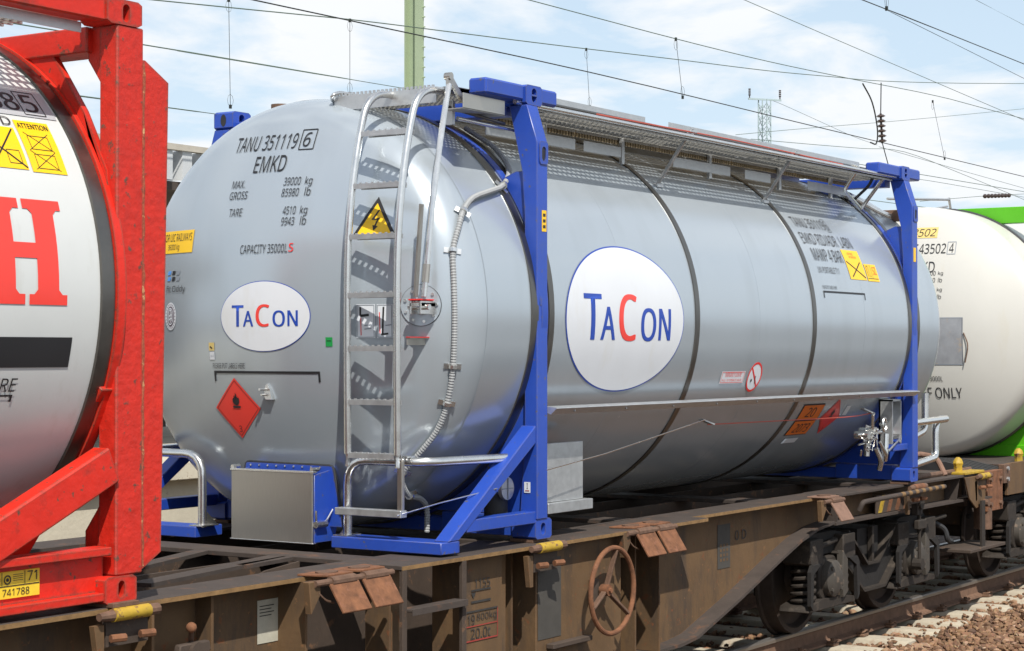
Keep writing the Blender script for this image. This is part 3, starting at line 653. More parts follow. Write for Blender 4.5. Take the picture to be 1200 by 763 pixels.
# stainless handrails on the base bars
def tubeobj(name, pts, r, mat='stainless', par=T, rb=.1, n=14): return MB().tube(bend(pts, rb), r, n).build(name, mat, par)
h = tubeobj('handrail', [(-.865, .645, .05), (-.865, .645, .487), (-.865, .12, .487), (-.17, -.02, .487)], .026, rb=.14)
MB().box((-.93, .60, .0585), (-.80, .70, .066), .001).build('foot_plate', 'stainless', h)
MB().prism([(.645, .066), (.70, .066), (.645, .12)], 'x', -.868, -.862).build('gusset', 'stainless', h)
MB().box((-.20, -.05, .45), (-.155, .02, .515), .003).build('clamp', 'stainless', h)
m = MB()
for k in range(15): m.box((-.905+.0, .20+k*.026, .512), (-.83, .212+k*.026, .520))
m.build('tread', 'stainless', h, kind='stuff')
h = tubeobj('handrail', [(-.865, 1.745, .05), (-.865, 1.745, .487), (-.865, 2.318, .487), (-.17, 2.46, .487)], .026, rb=.14)
MB().box((-.93, 1.69, .0585), (-.78, 1.79, .066), .001).build('foot_plate', 'stainless', h)
MB().prism([(-.84, .066), (-.74, .066), (-.84, .15)], 'y', 1.742, 1.748).build('gusset', 'stainless', h)
# stainless document box
D = MB().box((-1.0, .793, .016), (-.985, 1.398, .412), .003).build('box_lid', 'brushed', T)
MB().box((-1.004, .785, .409), (-.97, 1.405, .422), .002).build('lid_rim', 'stainless', D)
MB().box((-1.004, .785, .010), (-.97, 1.405, .016), .002).build('lid_rim', 'stainless', D)
m = MB()
for y in (.80, 1.39): MB().disc((-.975, y, .43), .013, 'x', -1.0, -.94, 8).box((-.985, y-.008, .415), (-.955, y+.008, .44)).build('hinge', 'stainless', D)
for a, b in ((.790, .805), (1.386, 1.40)): MB().prism([(-.984, .016), (-.80, .016), (-.74, .24), (-.80, .428), (-.984, .400)], 'y', a, b, .002).build('box_bracket', 'blue_paint', T)
MB().prism([(.70, .10), (1.46, .10), (1.42, .450), (.775, .444)], 'x', -.845, -.832).build('back_plate', 'blue_paint', T)
m = MB(); m.tube(bend([(-.838, .695, .10), (-.838, .770, .446), (-.838, 1.425, .454), (-.838, 1.462, .12)], .03, 3), .008, 6); m.build('edge_trim', 'rubber', T)
m = MB()
for k in range(9): m.disc((-.845, .86+k*.065, .434), .006, 'x', -.851, -.845, 6)
m.build('rivets', 'stainless', T, kind='stuff')
m = MB(); m.tube(bend([(-.985, .777, .20), (-.985, .775, .13), (-.90, .772, .135), (-.83, .770, .21)], .02, 3), .006, 6); m.disc((-.95, .775, .12), .02, 'x', -.99, -.90, 8); m.build('clip_handle', 'stainless', T)

# ---- ladder at the tank end
L = MB()
def rail_path(y): return spline([(-1.0, y, .53), (-1.005, y, 1.0), (-1.005, y, 1.5), (-.99, y, 1.80), (-.945, y, 2.10), (-.875, y, 2.38), (-.82, y, 2.50), (-.72, y, 2.565), (-.55, y, 2.58), (-.25, y, 2.575)], 5)
L = MB().tube(rail_path(.54), .021, 12).build('ladder_rail', 'stainless', T)
L2 = MB().tube(rail_path(.195), .021, 12).build('ladder_rail', 'stainless', T)
def rail_x(z): return float(np.interp(z, [.53, 1.5, 1.8, 2.1, 2.38, 2.5], [-1.0, -1.005, -.99, -.945, -.875, -.82]))
for z in (.53, .826, 1.123, 1.42, 1.745, 2.03, 2.33):
    x = rail_x(z)
    m = MB(); m.box((x-.018, .21, z-.022), (x-.010, .525, z+.006)); m.box((x-.010, .21, z), (x+.014, .525, z+.006)); m.box((x+.036, .21, z), (x+.056, .525, z+.006)); m.box((x+.056, .21, z-.022), (x+.062, .525, z+.006))
    for k in range(8): m.box((x+.014, .213+k*.0425, z), (x+.036, .233+k*.0425, z+.006)); m.box((x-.012, .226+k*.041, z+.006), (x-.004, .240+k*.041, z+.013))
    m.build('rung', 'galvanised', T, smooth=False)
for y in (.54, .195): MB().tube([(-1.0, y, .46), (-1.0, y, .49), (-1.0, y, .50), (-1.0, y, .53)], .012, 8, rad=[.014, .014, .010, .012]).build('rail_foot', 'stainless', T)
MB().box((-.985, .185, .185), (-.925, .645, .225), .003).build('rung', 'galvanised', T)
MB().box((-.965, .19, .205), (-.94, .225, .50), .003).build('lower_rail_bar', 'brushed', T)
# operating rods, hatch disc and brackets on the tank end
dc = dome_map(-.195, 1.357, 0)
n_ = (Vector(dc)-Vector((SC, YC, ZC))).normalized()
def on_n(c, a, b, r, name, mat, par, n=28): c = Vector(c); return MB().tube([c+n_*a, c+n_*b], r, n).build(name, mat, par)
d_ = on_n(dc, -.004, .006, .115, 'hatch_disc', 'tank_clad', T)
on_n(dc, -.001, .0025, .118, 'disc_gasket', 'rubber', d_)
tu = n_.cross(Vector((0, 0, 1))).normalized(); tv = tu.cross(n_)
for k in range(9):
    q = Vector(dc)+(tu*math.cos(k*.698+.3)+tv*math.sin(k*.698+.3))*.092; on_n(q, .004, .016, .009, 'bolt', 'stainless', d_, 6)
MB().tube(spline([(-.90, .088, 1.40), (-.88, .085, 1.57), (-.82, .088, 1.912), (-.72, .107, 2.277), (-.60, .133, 2.61)], 6), .017, 10).build('operating_rod', 'stainless', T)
MB().tube([(-.89, .087, 1.48), (-.88, .085, 1.58)], .022, 10).build('rod_sleeve', 'brushed', T)
MB().beam((-.88, .161, 1.40), (-.86, .135, 1.915), .012, .03, up=(1, 0, 0)).build('flat_rod', 'brushed', T)
MB().beam((-.60, .133, 2.58), (-.60, .133, 2.655), .018, .035, up=(1, 0, 0)).beam((-.60, .133, 2.655), (-.47, .13, 2.53), .018, .035, up=(0, 0, 1)).disc((-.60, 0, 2.655), .022, 'y', .115, .155, 12).build('rod_crank', 'brushed', T)
m = MB(); m.box((-.92, .095, 1.345), (-.78, .175, 1.372), .004).box((-.92, .095, 1.305), (-.78, .107, 1.38), .003).box((-.92, .163, 1.305), (-.78, .175, 1.38), .003); m.disc((-.88, 0, 1.345), .016, 'y', .065, .205, 10); m.build('rod_bracket', 'stainless', d_)
MB().box((-.925, .092, 1.381), (-.80, .178, 1.389), .001).build('bracket_cap', 'ink_red', d_)
b_ = MB().box((-.94, .175, 1.135), (-.755, .18, 1.175), .001).box((-.94, .155, 1.171), (-.755, .18, 1.176), .001).build('stop_bracket', 'brushed', T)
MB().box((-.942, .153, 1.1765), (-.755, .182, 1.181)).build('bracket_edge', 'ink_red', b_)
# corrugated hose
hp = [(.195, .569, 2.468), (.204, .478, 2.411), (.24, .373, 2.332), (.177, .236, 2.198), (-.024, .143, 2.082), (-.21, .11, 2.032), (-.445, .075, 1.974), (-.579, .048, 1.892), (-.637, .04, 1.797), (-.684, .045, 1.666), (-.698, .029, 1.489), (-.70, .022, 1.275), (-.688, .042, 1.014), (-.671, .094, .806), (-.664, .169, .653), (-.676, .284, .521), (-.677, .397, .407), (-.64, .42, .33), (-.55, .44, .27), (-.40, .48, .245), (-.30, .50, .18), (-.30, .50, .03)]
sp = spline(hp, 3); fine = []
for a, b in zip(sp, sp[1:]):
    k = max(1, int((b-a).length/.0075)); fine += [a+(b-a)*(i/k) for i in range(k)]
hose = MB().tube(fine, .018, 8, rad=[.0180 if i % 2 else .0148 for i in range(len(fine))]).build('conduit_hose', 'hose_grey', T)
for i in (4, 7, 9, 12, 13, 16, 18):
    p = Vector(hp[i]); dr = (Vector(hp[i+1])-Vector(hp[i-1])).normalized(); nn = Vector((0, p.y-YC, p.z-ZC)).normalized() if p.x > -.4 else (p-Vector((SC-1.2, YC, ZC))).normalized(); sdv = dr.cross(nn)
    MB().tube([p-dr*.010, p+dr*.010], .025, 10).beam(p-sdv*.05-nn*.016, p+sdv*.05-nn*.016, .03, .006, up=nn).build('hose_clamp', 'stainless', hose)
# small hook bracket on the tank end, right of the diamond
c = Vector(dome_map(-1.15, .862, 0))
MB().prism([(1.115, .82), (1.165, .82), (1.18, .845), (1.168, .905), (1.15, .918), (1.13, .875)], 'x', c.x-.022, c.x+.01, .003).build('hook_bracket', 'stainless', T)
MB().tube([(c.x-.02, 1.160, .882), (c.x-.075, 1.165, .882)], .008, 8).tube([(c.x-.02, 1.168, .85), (c.x-.05, 1.172, .85)], .007, 8).build('hook_pin', 'stainless', T)

# ---- walkway and ladder platform on top
def grating(x0, x1, y0, y1, z, px, py, name='grating_panel', mat='grating_steel', h=.028):
    m = MB()
    for x in np.arange(x0, x1+1e-6, px): m.box((x-.003, y0, z-h), (x+.003, y1, z-.002))
    for y in np.arange(y0, y1+1e-6, py): m.box((x0, y-.004, z-h*.9), (x1, y+.004, z))
    m.box((x0, y0-.004, z-h-.012), (x1, y0, z+.004)); m.box((x0, y1, z-h-.012), (x1, y1+.004, z+.004))
    return m.build(name, mat, T, kind='stuff', smooth=False)
xs = [.18, 1.32, 2.46, 3.60, 4.74, 5.85]
for a, b in zip(xs, xs[1:]): grating(a+.006, b-.006, .075, .46, 2.582, .058, .046)
for a, b in zip(xs, xs[1:]):
    m = MB(); m.box((a+.006, .475, 2.535), (b-.006, .482, 2.615)); [m.box((a+.006, y, 2.60), (b-.006, y+.018, 2.612)) for y in np.arange(.483, .98, .05)]
    for x in np.arange(a+.02, b-.02, .036): m.box((x, .462, 2.515), (x+.02, .475, 2.575)); m.box((x, .50, 2.612), (x+.02, .97, 2.625))
    m.build('walkway_plank', 'grating_brown', T, smooth=False, kind='stuff')
for a, b in ((.20, 1.25), (1.36, 1.85), (2.6, 3.5), (3.75, 4.2), (4.9, 5.7)): MB().box((a, .42, 2.42), (b, .426, 2.49), .002).build('skirt_plate', 'galvanised', T)
for a, b in ((.38, 1.99), (2.33, 5.70)): MB().box((a, .31, 2.60), (b, .316, 2.703), .001).build('kick_plate', 'galvanised', T)
tubeobj('top_rail', [(-.05, .045, 2.566), (5.85, .045, 2.575)], .016, rb=.01)
tubeobj('top_rail', [(.3, .20, 2.628), (5.9, .20, 2.628)], .012, 'band_steel', rb=.01)
MB().tube(spline([(.90, .05, 2.592), (1.8, .045, 2.597), (2.8, .05, 2.606), (3.8, .05, 2.600), (4.75, .05, 2.592)], 5), .005, 6).build('red_cable', 'cable_red', T)
for x in (2.19, 3.88):
    MB().beam((x, .335, 2.245), (x, .055, 2.63), .020, .020, up=(1, 0, 0)).build('strut', 'galvanised', T)
    MB().box((x-.045, .30, 2.235), (x+.045, .375, 2.262), .004).build('strut_foot', 'galvanised', T)
    MB().box((x-.05, .04, 2.60), (x+.05, .075, 2.612), .002).beam((x-.45, .36, 2.56), (x+.02, .06, 2.585), .03, .02).build('outrigger', 'galvanised', T)
MB().box((.22, .86, 2.48), (5.7, .866, 2.60), .002).build('spill_box', 'galvanised', T)
for x in (.9, 1.9, 3.2, 4.4, 5.4): MB().box((x-.018, .43, 2.38), (x+.018, .455, 2.60), .002).build('walkway_leg', 'galvanised', T)
tubeobj('grab_loop', [(5.05, .10, 2.62), (5.10, .06, 2.60), (5.12, .20, 2.42), (5.78, .33, 2.31), (5.80, .30, 2.36), (5.82, .10, 2.62)], .016, rb=.05)
MB().tube(bend([(5.30, .12, 2.6), (5.62, .14, 2.6), (5.66, .2, 2.5), (5.6, .34, 2.36)], .06), .013, 8).build('vent_hose', 'rubber', T)
MB().tube(spline([(5.5, .62, 2.50), (5.9, .50, 2.44), (6.25, .40, 2.33), (6.5, .36, 2.29), (6.75, .30, 2.29)], 6), .035, 12).build('vent_pipe', 'stainless', T)
MB().box((6.5, .28, 2.25), (6.56, .46, 2.35), .004).build('pipe_clamp', 'rust_steel', T)
# ladder platform
grating(-.56, -.06, .16, .95, 2.607, .040, .036, 'ladder_platform')
m = MB(); m.box((-.60, .95, 2.50), (-.06, .956, 2.61)); m.box((-.60, .22, 2.515), (-.592, .95, 2.60)); m.build('platform_edge', 'galvanised', T, smooth=False)
m = MB()
for k in range(24): m.box((-.598, .24+k*.03, 2.60), (-.588, .255+k*.03, 2.617))
m.build('platform_teeth', 'galvanised', T, smooth=False, kind='stuff')
tubeobj('platform_loop', [(-.25, .975, 2.575), (-.60, .975, 2.575), (-.655, .93, 2.60), (-.60, .92, 2.622), (-.3, .92, 2.622)], .011, rb=.04)
MB().box((-.55, .07, 2.475), (-.12, .075, 2.565), .002).box((-.55, .07, 2.475), (-.12, .20, 2.481)).build('platform_side_plate', 'brushed', T)
tubeobj('platform_stay', [(-.42, .20, 2.44), (.16, .10, 2.40)], .012, rb=.01); tubeobj('platform_stay', [(-.5, .22, 2.50), (-.05, .12, 2.44)], .010, 'band_steel', rb=.01)
MB().box((-.47, .20, 2.40), (-.44, .25, 2.54), .003).build('stay_bracket', 'galvanised', T)
MB().box((.35, 1.25, 2.60), (.62, 1.60, 2.655), .01).build('top_hatch', 'rust_steel', T)
m = MB(); m.disc((-.25, 1.66, 0), .06, 'z', 2.55, 2.64, 16); m.build('top_valve', 'rust_steel', T)

# ---- lower right: gauge box, valve, handrails, cabinet, seal cables
G = MB().box((5.60, -.02, .33), (5.615, .10, .70)).box((5.785, -.02, .33), (5.80, .10, .70)).box((5.60, -.02, .685), (5.80, .10, .70)).box((5.60, .085, .33), (5.80, .10, .70)).build('gauge_box', 'galvanised', T, smooth=False)
MB().box((5.63, .06, .35), (5.77, .084, .60), .002).build('gauge_plate', 'sticker_pale', G)
MB().box((5.66, .056, .36), (5.745, .0595, .50)).build('gauge_card', 'sticker_white', G); MB().box((5.665, .053, .435), (5.74, .0555, .447)).build('gauge_mark', 'ink_red', G); MB().box((5.70, .050, .39), (5.707, .0525, .49)).build('gauge_needle', 'ink_black', G)
MB().disc((5.735, .0, .375), .035, 'y', -.035, .05, 14).tube([(5.735, -.03, .37), (5.45, -.05, .285)], .008, 6).build('gauge_tap', 'stainless', G)
MB().box((5.60, -.03, .27), (5.92, .06, .325), .006).build('valve_arm', 'blue_paint', T)
v = MB(); g2 = np.random.default_rng(5); vc = Vector((5.28, .12, .40))
v.disc((5.26, .0, .43), .052, 'y', .03, .12, 16); v.disc((5.15, 0, .42), .034, 'y', .0, .12, 12); v.disc((5.34, .1, 0), .026, 'z', .24, .47, 12)
v.tube([(5.02, .05, .425), (5.45, .02, .435)], .014, 8); v.tube([(5.22, 0, .47), (5.18, -.02, .58), (5.20, -.02, .60)], .014, 6); v.tube([(5.33, -.02, .36), (5.42, -.04, .25), (5.45, -.02, .2)], .014, 6); v.tube([(5.5, .0, .24), (5.52, 0, .42)], .022, 8)
for k in range(10): q = 2*PI*k/10; v.disc((5.26+.045*math.cos(q), 0, .43+.045*math.sin(q)), .007, 'y', .015, .035, 6)
v.tube([(5.43+.0*k, -.02, .48+.055*math.sin(k*.5)) if False else (5.43+.035*math.cos(k*.5), -.02, .50+.055*math.sin(k*.5)) for k in range(13)], .010, 6); v.disc((5.43, 0, .50), .014, 'y', -.03, .02, 8)
for k in range(34): p = vc+Vector((g2.uniform(-.2, .1), g2.uniform(-.12, -.04), g2.uniform(-.12, .1))); q = p+Vector((g2.uniform(-.1, .1), g2.uniform(-.03, .03), g2.uniform(-.08, .08))); v.tube([p, q], g2.uniform(.004, .009), 6)
v.build('outlet_valve', 'stainless', T)
MB().tube(spline([(5.42, .05, .30), (5.47, .03, .20), (5.49, .05, .12)], 5), .022, 10).tube(spline([(5.54, .05, .30), (5.57, .05, .2), (5.55, .08, .12)], 5), .016, 10).build('outlet_pipe', 'stainless', T)
tubeobj('handrail', [(5.99, -.02, .49), (6.86, -.02, .505), (6.86, .03, .505), (6.70, .02, .46), (6.70, .02, .17), (6.0, .0, .12)], .032, rb=.07)
tubeobj('handrail', [(6.40, .0, .74), (6.40, .0, .42), (6.05, .0, .36)], .032, rb=.1)
Cb = MB().box((.28, .05, .19), (.73, .085, .545), .003).build('cabinet', 'galvanised', T)
MB().box((.28, .02, .125), (.80, .10, .188), .003).build('cabinet_lip', 'galvanised', Cb)
MB().disc((-.12, 0, .302), .066, 'y', .05, .075, 24).build('gauge_lid', 'galvanised', T)
MB().disc((-.08, .16, .20), .07, 'z', .12, .27, 20).build('gauge_pot', 'rubber', T)
m = MB(); m.beam((-.12-.062, .047, .302), (-.12+.062, .047, .302), .003, .005).beam((-.12, .047, .24), (-.12, .047, .364), .003, .005, up=(1, 0, 0)); m.build('lid_ribs', 'ink_grey', T, kind='stuff')
MB().tube([(-1.0, .20, .20), (-.75, .10, .255), (-.42, -.075, .325)], .0035, 5).build('seal_wire', 'stainless', T)
MB().tube([(.10, -.07, .40), (.82, -.055, .465), (2.20, -.04, .635)], .004, 5).build('seal_wire', 'stainless', T)
MB().tube(spline([(2.25, -.03, .60), (3.2, -.02, .592), (4.2, -.03, .585), (4.75, -.03, .585), (5.15, -.02, .60)], 5), .004, 5).build('seal_cable', 'cable_red', T)
for x, z in ((2.22, .655), (5.02, .66)): MB().beam((x, .005, z-.02), (x+.10, -.03, z-.055), .05, .01).build('seal_tab', 'galvanised', T)

# ---- lettering and labels on the tank end
def dome_dec(name, d, label=None): return d.build(name, dome_map, shell, .07, label)
def U(y): return -y
d = Dec(); d.text('TANU 351119', U(1.560), 2.285, U(1.075), 2.378, 'ink_black', .004, 0.12)
d.text('6', U(1.035), 2.292, U(.985), 2.378, 'ink_black', .004, .12); d.frame(U(1.055), 2.275, U(.955), 2.395, .006, 'ink_black'); dome_dec('container_number', d)
d = Dec(); d.text('EMKD', U(1.362), 2.150, U(1.118), 2.248, 'ink_black', .006, .06); dome_dec('owner_code', d)
d = Dec()
for s, a, b, z0, z1 in (('MAX.', 1.512, 1.405, 2.062, 2.108), ('GROSS', 1.515, 1.368, 1.995, 2.042), ('TARE', 1.495, 1.387, 1.893, 1.940), ('39000', 1.105, .985, 2.062, 2.110), ('kg', .955, .905, 2.050, 2.110), ('85980', 1.105, .985, 1.996, 2.044), ('lb', .945, .905, 1.996, 2.048), ('4510', 1.075, .985, 1.890, 1.938), ('kg', .955, .905, 1.878, 1.938), ('9943', 1.075, .985, 1.826, 1.874), ('lb', .945, .905, 1.826, 1.878)):
    d = Dec(); d.text(s, U(a), z0, U(b), z1, 'ink_black', .002, .05); dome_dec('weight_lettering', d)
d = Dec(); d.text('CAPACITY 35000L', U(1.362), 1.668, U(1.010), 1.720, 'ink_black', .004); d.text('S', U(1.002), 1.672, U(.970), 1.722, 'ink_red', .02); dome_dec('capacity_lettering', d)
d = Dec(); d.rect(U(2.14), 1.695, U(1.80), 1.832, 'sticker_yellow'); d.text('FOR UIC RAILWAYS', U(2.13), 1.768, U(1.815), 1.815, 'ink_black', .004); d.text('36000 kg', U(2.07), 1.706, U(1.94), 1.752, 'ink_black', .004)
dome_dec('railway_sticker', d, 'yellow railway weight sticker')
d = Dec()
for k, c in enumerate(('ink_lightblue', 'ink_black', 'ink_grey')):
    for j in range(2): d.poly([(U(2.045-k*.050)+.008, 1.563-j*.036+.024), (U(2.045-k*.050), 1.563-j*.036), (U(2.012-k*.050), 1.563-j*.036), (U(2.012-k*.050)+.008, 1.563-j*.036+.024)], c)
d.text('fit', U(2.05), 1.458, U(1.998), 1.498, 'ink_black', .0, 0); d.text('Oddy', U(1.982), 1.448, U(1.842), 1.498, 'ink_black', .0); dome_dec('maker_logo', d)
d = Dec(); d.ell(U(1.995), 1.312, .062, .084, 'sticker_white'); d.ell(U(1.995), 1.312, .040, .060, 'emblem_plum', 1); d.ell(U(1.995), 1.312, .034, .052, 'sticker_pale', 2, rin=.86)
for a, b in (((-.012, .035), (.012, .035)), ((0, .045), (0, -.04)), ((-.018, .0), (.018, .012)), ((-.02, -.02), (.016, -.012)), ((.016, .03), (.018, -.03)), ((-.018, .03), (-.016, -.03))): d.line((U(1.995)+a[0], 1.312+a[1]), (U(1.995)+b[0], 1.312+b[1]), .007, 'sticker_white', 2)
for k in range(22): q = 2*PI*k/22; d.line((U(1.995)+.046*math.cos(q), 1.312+.066*math.sin(q)), (U(1.995)+.056*math.cos(q), 1.312+.077*math.sin(q)), .004, 'emblem_plum', 1)
dome_dec('inspection_seal', d, 'white and plum oval seal emblem')
def logo(d, cx, cy, rx, ry, k):
    """white oval with a blue rim and the word in small capitals, T blue, C red"""
    d.ell(cx, cy, rx, ry, 'ink_blue', 0, 96); d.ell(cx, cy, rx-.012*k, ry-.012*k, 'sticker_white', 1, 96)
    s = rx/.332; z0 = cy-.28*ry
    hb, hs = .60*ry, .435*ry
    for ch, a, b, h, c in (('T', -.715*.332, -.43*.332, hb, 'ink_blue'), ('A', -.445*.332, -.205*.332, hs, 'ink_blue'), ('C', -.15*.332, .155*.332, hb*1.05, 'letter_red'), ('O', .225*.332, .49*.332, hs*1.04, 'ink_blue'), ('N', .54*.332, .755*.332, hs, 'ink_blue')):
        yy = z0-(.015*ry if ch in 'CO' else 0); d.text(ch, cx+a*s, yy, cx+b*s, yy+h, c, .03, 0, 2)
d = Dec(); logo(d, U(1.167), 1.303, .332, .205, .35); dome_dec('oval_logo', d, 'white oval logo on the tank end')
d = Dec(); d.rect(U(1.612), 1.105, U(1.565), 1.152, 'sticker_dull'); d.line((U(1.602), 1.130), (U(1.582), 1.118), .008, 'ink_black', 1); d.rect(U(1.608), 1.052, U(1.566), 1.098, 'sticker_white'); d.text('ab cd', U(1.60), 1.068, U(1.572), 1.082, 'ink_grey'); dome_dec('small_stickers', d)
d = Dec(); d.rect(U(.742), 1.128, U(.70), 1.180, 'sticker_green'); d.line((U(.735), 1.160), (U(.708), 1.160), .004, 'ink_black', 1); dome_dec('green_sticker', d, 'small green sticker')
d = Dec(); d.text('PLEASE PUT LABELS HERE', U(1.585), 1.000, U(1.318), 1.032, 'ink_black', .002); d.rect(U(1.58), .972, U(.79), .986, 'ink_black'); d.rect(U(1.58), .925, U(1.567), .9719, 'ink_black'); d.rect(U(.803), .925, U(.79), .9719, 'ink_black'); dome_dec('label_bracket', d)
FL = [(0, -.5), (-.22, -.44), (-.36, -.25), (-.40, -.02), (-.30, .10), (-.28, -.02), (-.20, .02), (-.24, .22), (-.14, .30), (-.10, .16), (-.02, .26), (-.06, .50), (.08, .34), (.10, .14), (.20, .24), (.16, .08), (.30, .12), (.34, -.06), (.32, -.26), (.20, -.44)]
def flame(d, cx, cy, s, m='ink_black'):
    n = len(FL)
    d.items.append(([(cx+x*s, cy+y*s) for x, y in FL]+[(cx, cy-.12*s)], [(i, (i+1) % n, n) for i in range(n)], d.mi(m), 2))
    d.line((cx-.42*s, cy-.62*s), (cx+.42*s, cy-.62*s), .012, m, 2)
def diamond(d, cx, cy, r):
    d.poly([(cx, cy-r), (cx+r*1.04, cy), (cx, cy+r), (cx-r*1.04, cy)], 'letter_red', 0)
    q = r*.91
    for a, b in (((0, -q), (q*1.04, 0)), ((q*1.04, 0), (0, q)), ((0, q), (-q*1.04, 0)), ((-q*1.04, 0), (0, -q))): d.line((cx+a[0], cy+a[1]), (cx+b[0], cy+b[1]), r*.022, 'ink_darkred', 1)
    flame(d, cx, cy+r*.30, r*.42); d.text('3', cx-r*.06+r*.02, cy-r*.80, cx+r*.06+r*.02, cy-r*.58, 'ink_black', .0, 0, 2)
d = Dec(); diamond(d, U(1.415), .768, .178); dome_dec('hazard_diamond', d, 'red flammable liquid diamond')
d = Dec(); cx = U(.475); d.poly([(cx-.128, 1.745), (cx+.128, 1.745), (cx, 1.975)], 'ink_black', 0); d.poly([(cx-.098, 1.762), (cx+.098, 1.762), (cx, 1.938)], 'sticker_yellow', 1)
d.poly([(cx+.012, 1.90), (cx-.022, 1.842), (cx+.002, 1.845), (cx-.004, 1.852), (cx+.022, 1.90)], 'ink_black', 2)
d.poly([(cx-.020, 1.842), (cx+.026, 1.856), (cx+.006, 1.805), (cx-.002, 1.808), (cx+.010, 1.842)], 'ink_black', 2); d.poly([(cx-.012, 1.812), (cx+.020, 1.806), (cx-.004, 1.780)], 'ink_black', 2)
dome_dec('voltage_sign', d, 'yellow high voltage triangle')
d = Dec(); d.rect(U(.552), 1.175, U(.445), 1.365, 'sticker_pale'); d.rect(U(.434), 1.175, U(.345), 1.365, 'sticker_pale')
for a, b in ((.552, .445), (.434, .345)): d.frame(U(a)+.005, 1.18, U(b)-.005, 1.36, .004, 'ink_grey', 1)
for p in (((.528, 1.35), (.528, 1.30), .010, 'ink_black'), ((.528, 1.30), (.478, 1.305), .014, 'ink_black'), ((.525, 1.29), (.525, 1.19), .005, 'ink_red'), ((.418, 1.32), (.416, 1.20), .005, 'ink_red'), ((.395, 1.35), (.402, 1.20), .010, 'ink_black'), ((.41, 1.195), (.37, 1.20), .010, 'ink_black'), ((.505, 1.245), (.465, 1.25), .006, 'ink_grey'), ((.505, 1.225), (.465, 1.23), .006, 'ink_grey'), ((.385, 1.245), (.352, 1.25), .006, 'ink_grey')):
    d.line((U(p[0][0]), p[0][1]), (U(p[1][0]), p[1][1]), p[2], p[3], 1)
dome_dec('handle_pictogram', d)
# ---- lettering and labels on the flank
def flank(name, d, label=None): return d.build(name, cyl_map, shell, .06, label)
d = Dec(); logo(d, 1.082, A(-.9), .752, .470, .8); flank('oval_logo', d, 'large white oval logo on the flank')
d = Dec(); d.text('TANU 351119', 4.10, A(35.2), 4.70, A(39.7), 'ink_thin', .0); d.text('6', 4.725, A(35.2), 4.765, A(39.7), 'ink_thin'); d.frame(4.708, A(34.6), 4.782, A(40.3), .004, 'ink_thin'); flank('container_number', d)
d = Dec(); d.text('EMKD RID/ADR  L4BN', 4.08, A(28.2), 5.04, A(32.8), 'ink_thin', .0); flank('type_lettering', d); d = Dec(); d.text('MAWP 4 BAR', 4.15, A(21.8), 4.71, A(26.6), 'ink_thin', .0); flank('type_lettering', d); d = Dec(); d.text('UN PORTABLE T11', 4.15, A(17.3), 4.55, A(19.6), 'ink_thin', .0); flank('type_lettering', d)
d = Dec(); d.rect(4.745, A(15.8), 5.075, A(27.2), 'sticker_yellow'); d.line((4.76, A(22.6)), (5.06, A(16.6)), .012, 'ink_black', 1); d.line((4.80, A(16.8)), (5.03, A(22.6)), .012, 'ink_black', 1); d.text('ACHTUNG', 4.84, A(25.2), 4.95, A(26.2), 'ink_red'); d.text('ATTENTION', 4.85, A(24.0), 4.99, A(24.8), 'ink_red'); flank('warning_sticker', d)
d = Dec(); d.rect(5.10, A(15.6), 5.335, A(22.2), 'sticker_yellow'); d.text('K 7 L', 5.12, A(17.2), 5.18, A(21.6), 'ink_black'); d.line((5.21, A(16.6)), (5.21, A(22.0)), .004, 'ink_black', 1); d.text('SZ', 5.24, A(18.2), 5.31, A(21.2), 'ink_red'); d.line((5.11, A(16.6)), (5.32, A(16.6)), .005, 'ink_black', 1); flank('code_sticker', d)
d = Dec(); d.text('PLEASE PUT LABELS HERE', 4.15, A(11.6), 4.42, A(12.8), 'ink_black', .0); d.rect(4.15, A(10.3), 4.96, A(10.9), 'ink_black'); d.rect(4.15, A(8.4), 4.163, A(10.28), 'ink_black'); d.rect(4.947, A(8.4), 4.96, A(10.28), 'ink_black'); flank('label_bracket', d)
d = Dec(); d.rect(2.50, A(-20.4), 2.865, A(-16.4), 'sticker_white'); d.text('EMERGENCY CLOSURE', 2.56, A(-18.2), 2.81, A(-16.8), 'ink_red', .0); d.text('PULL TO OPERATE VALVE', 2.53, A(-19.7), 2.83, A(-18.9), 'ink_red', .0); d.frame(2.512, A(-20.1), 2.853, A(-16.7), .004, 'ink_red', 1); flank('closure_label', d)
d = Dec(); d.ell(3.03, A(-18.5), .112, .112, 'sticker_white'); d.ell(3.03, A(-18.5), .112, .112, 'ink_red', 1, rin=.86); d.line((2.955, A(-18.5)+.075), (3.105, A(-18.5)-.075), .016, 'ink_red', 1); d.line((2.98, A(-18.5)-.03), (3.0, A(-18.5)-.02), .02, 'ink_black', 2); d.line((3.04, A(-18.5)+.01), (3.06, A(-18.5)-.05), .010, 'ink_black', 2); flank('prohibition_sign', d, 'round no climbing sign')
d = Dec(); d.rect(4.12, A(-43), 4.52, A(-29.4), 'ink_black'); d.rect(4.13, A(-35.8), 4.51, A(-29.9), 'sticker_orange', 1); d.rect(4.13, A(-42.6), 4.51, A(-36.5), 'sticker_orange', 1); d.text('20', 4.24, A(-34.8), 4.40, A(-30.8), 'ink_black', .01, 0, 2); d.text('2073', 4.20, A(-41.6), 4.46, A(-37.6), 'ink_black', .01, 0, 2); flank('orange_plate', d, 'orange hazard number plate low on the flank')
d = Dec(); diamond(d, 4.76, A(-35.5), .175); flank('hazard_diamond', d); d = Dec(); d.rect(4.98, A(-35), 5.06, A(-31), 'sticker_white'); flank('small_sticker', d); d = Dec(); d.rect(4.2, A(-47), 4.45, A(-44.6), 'sticker_pale'); flank('small_sticker', d)
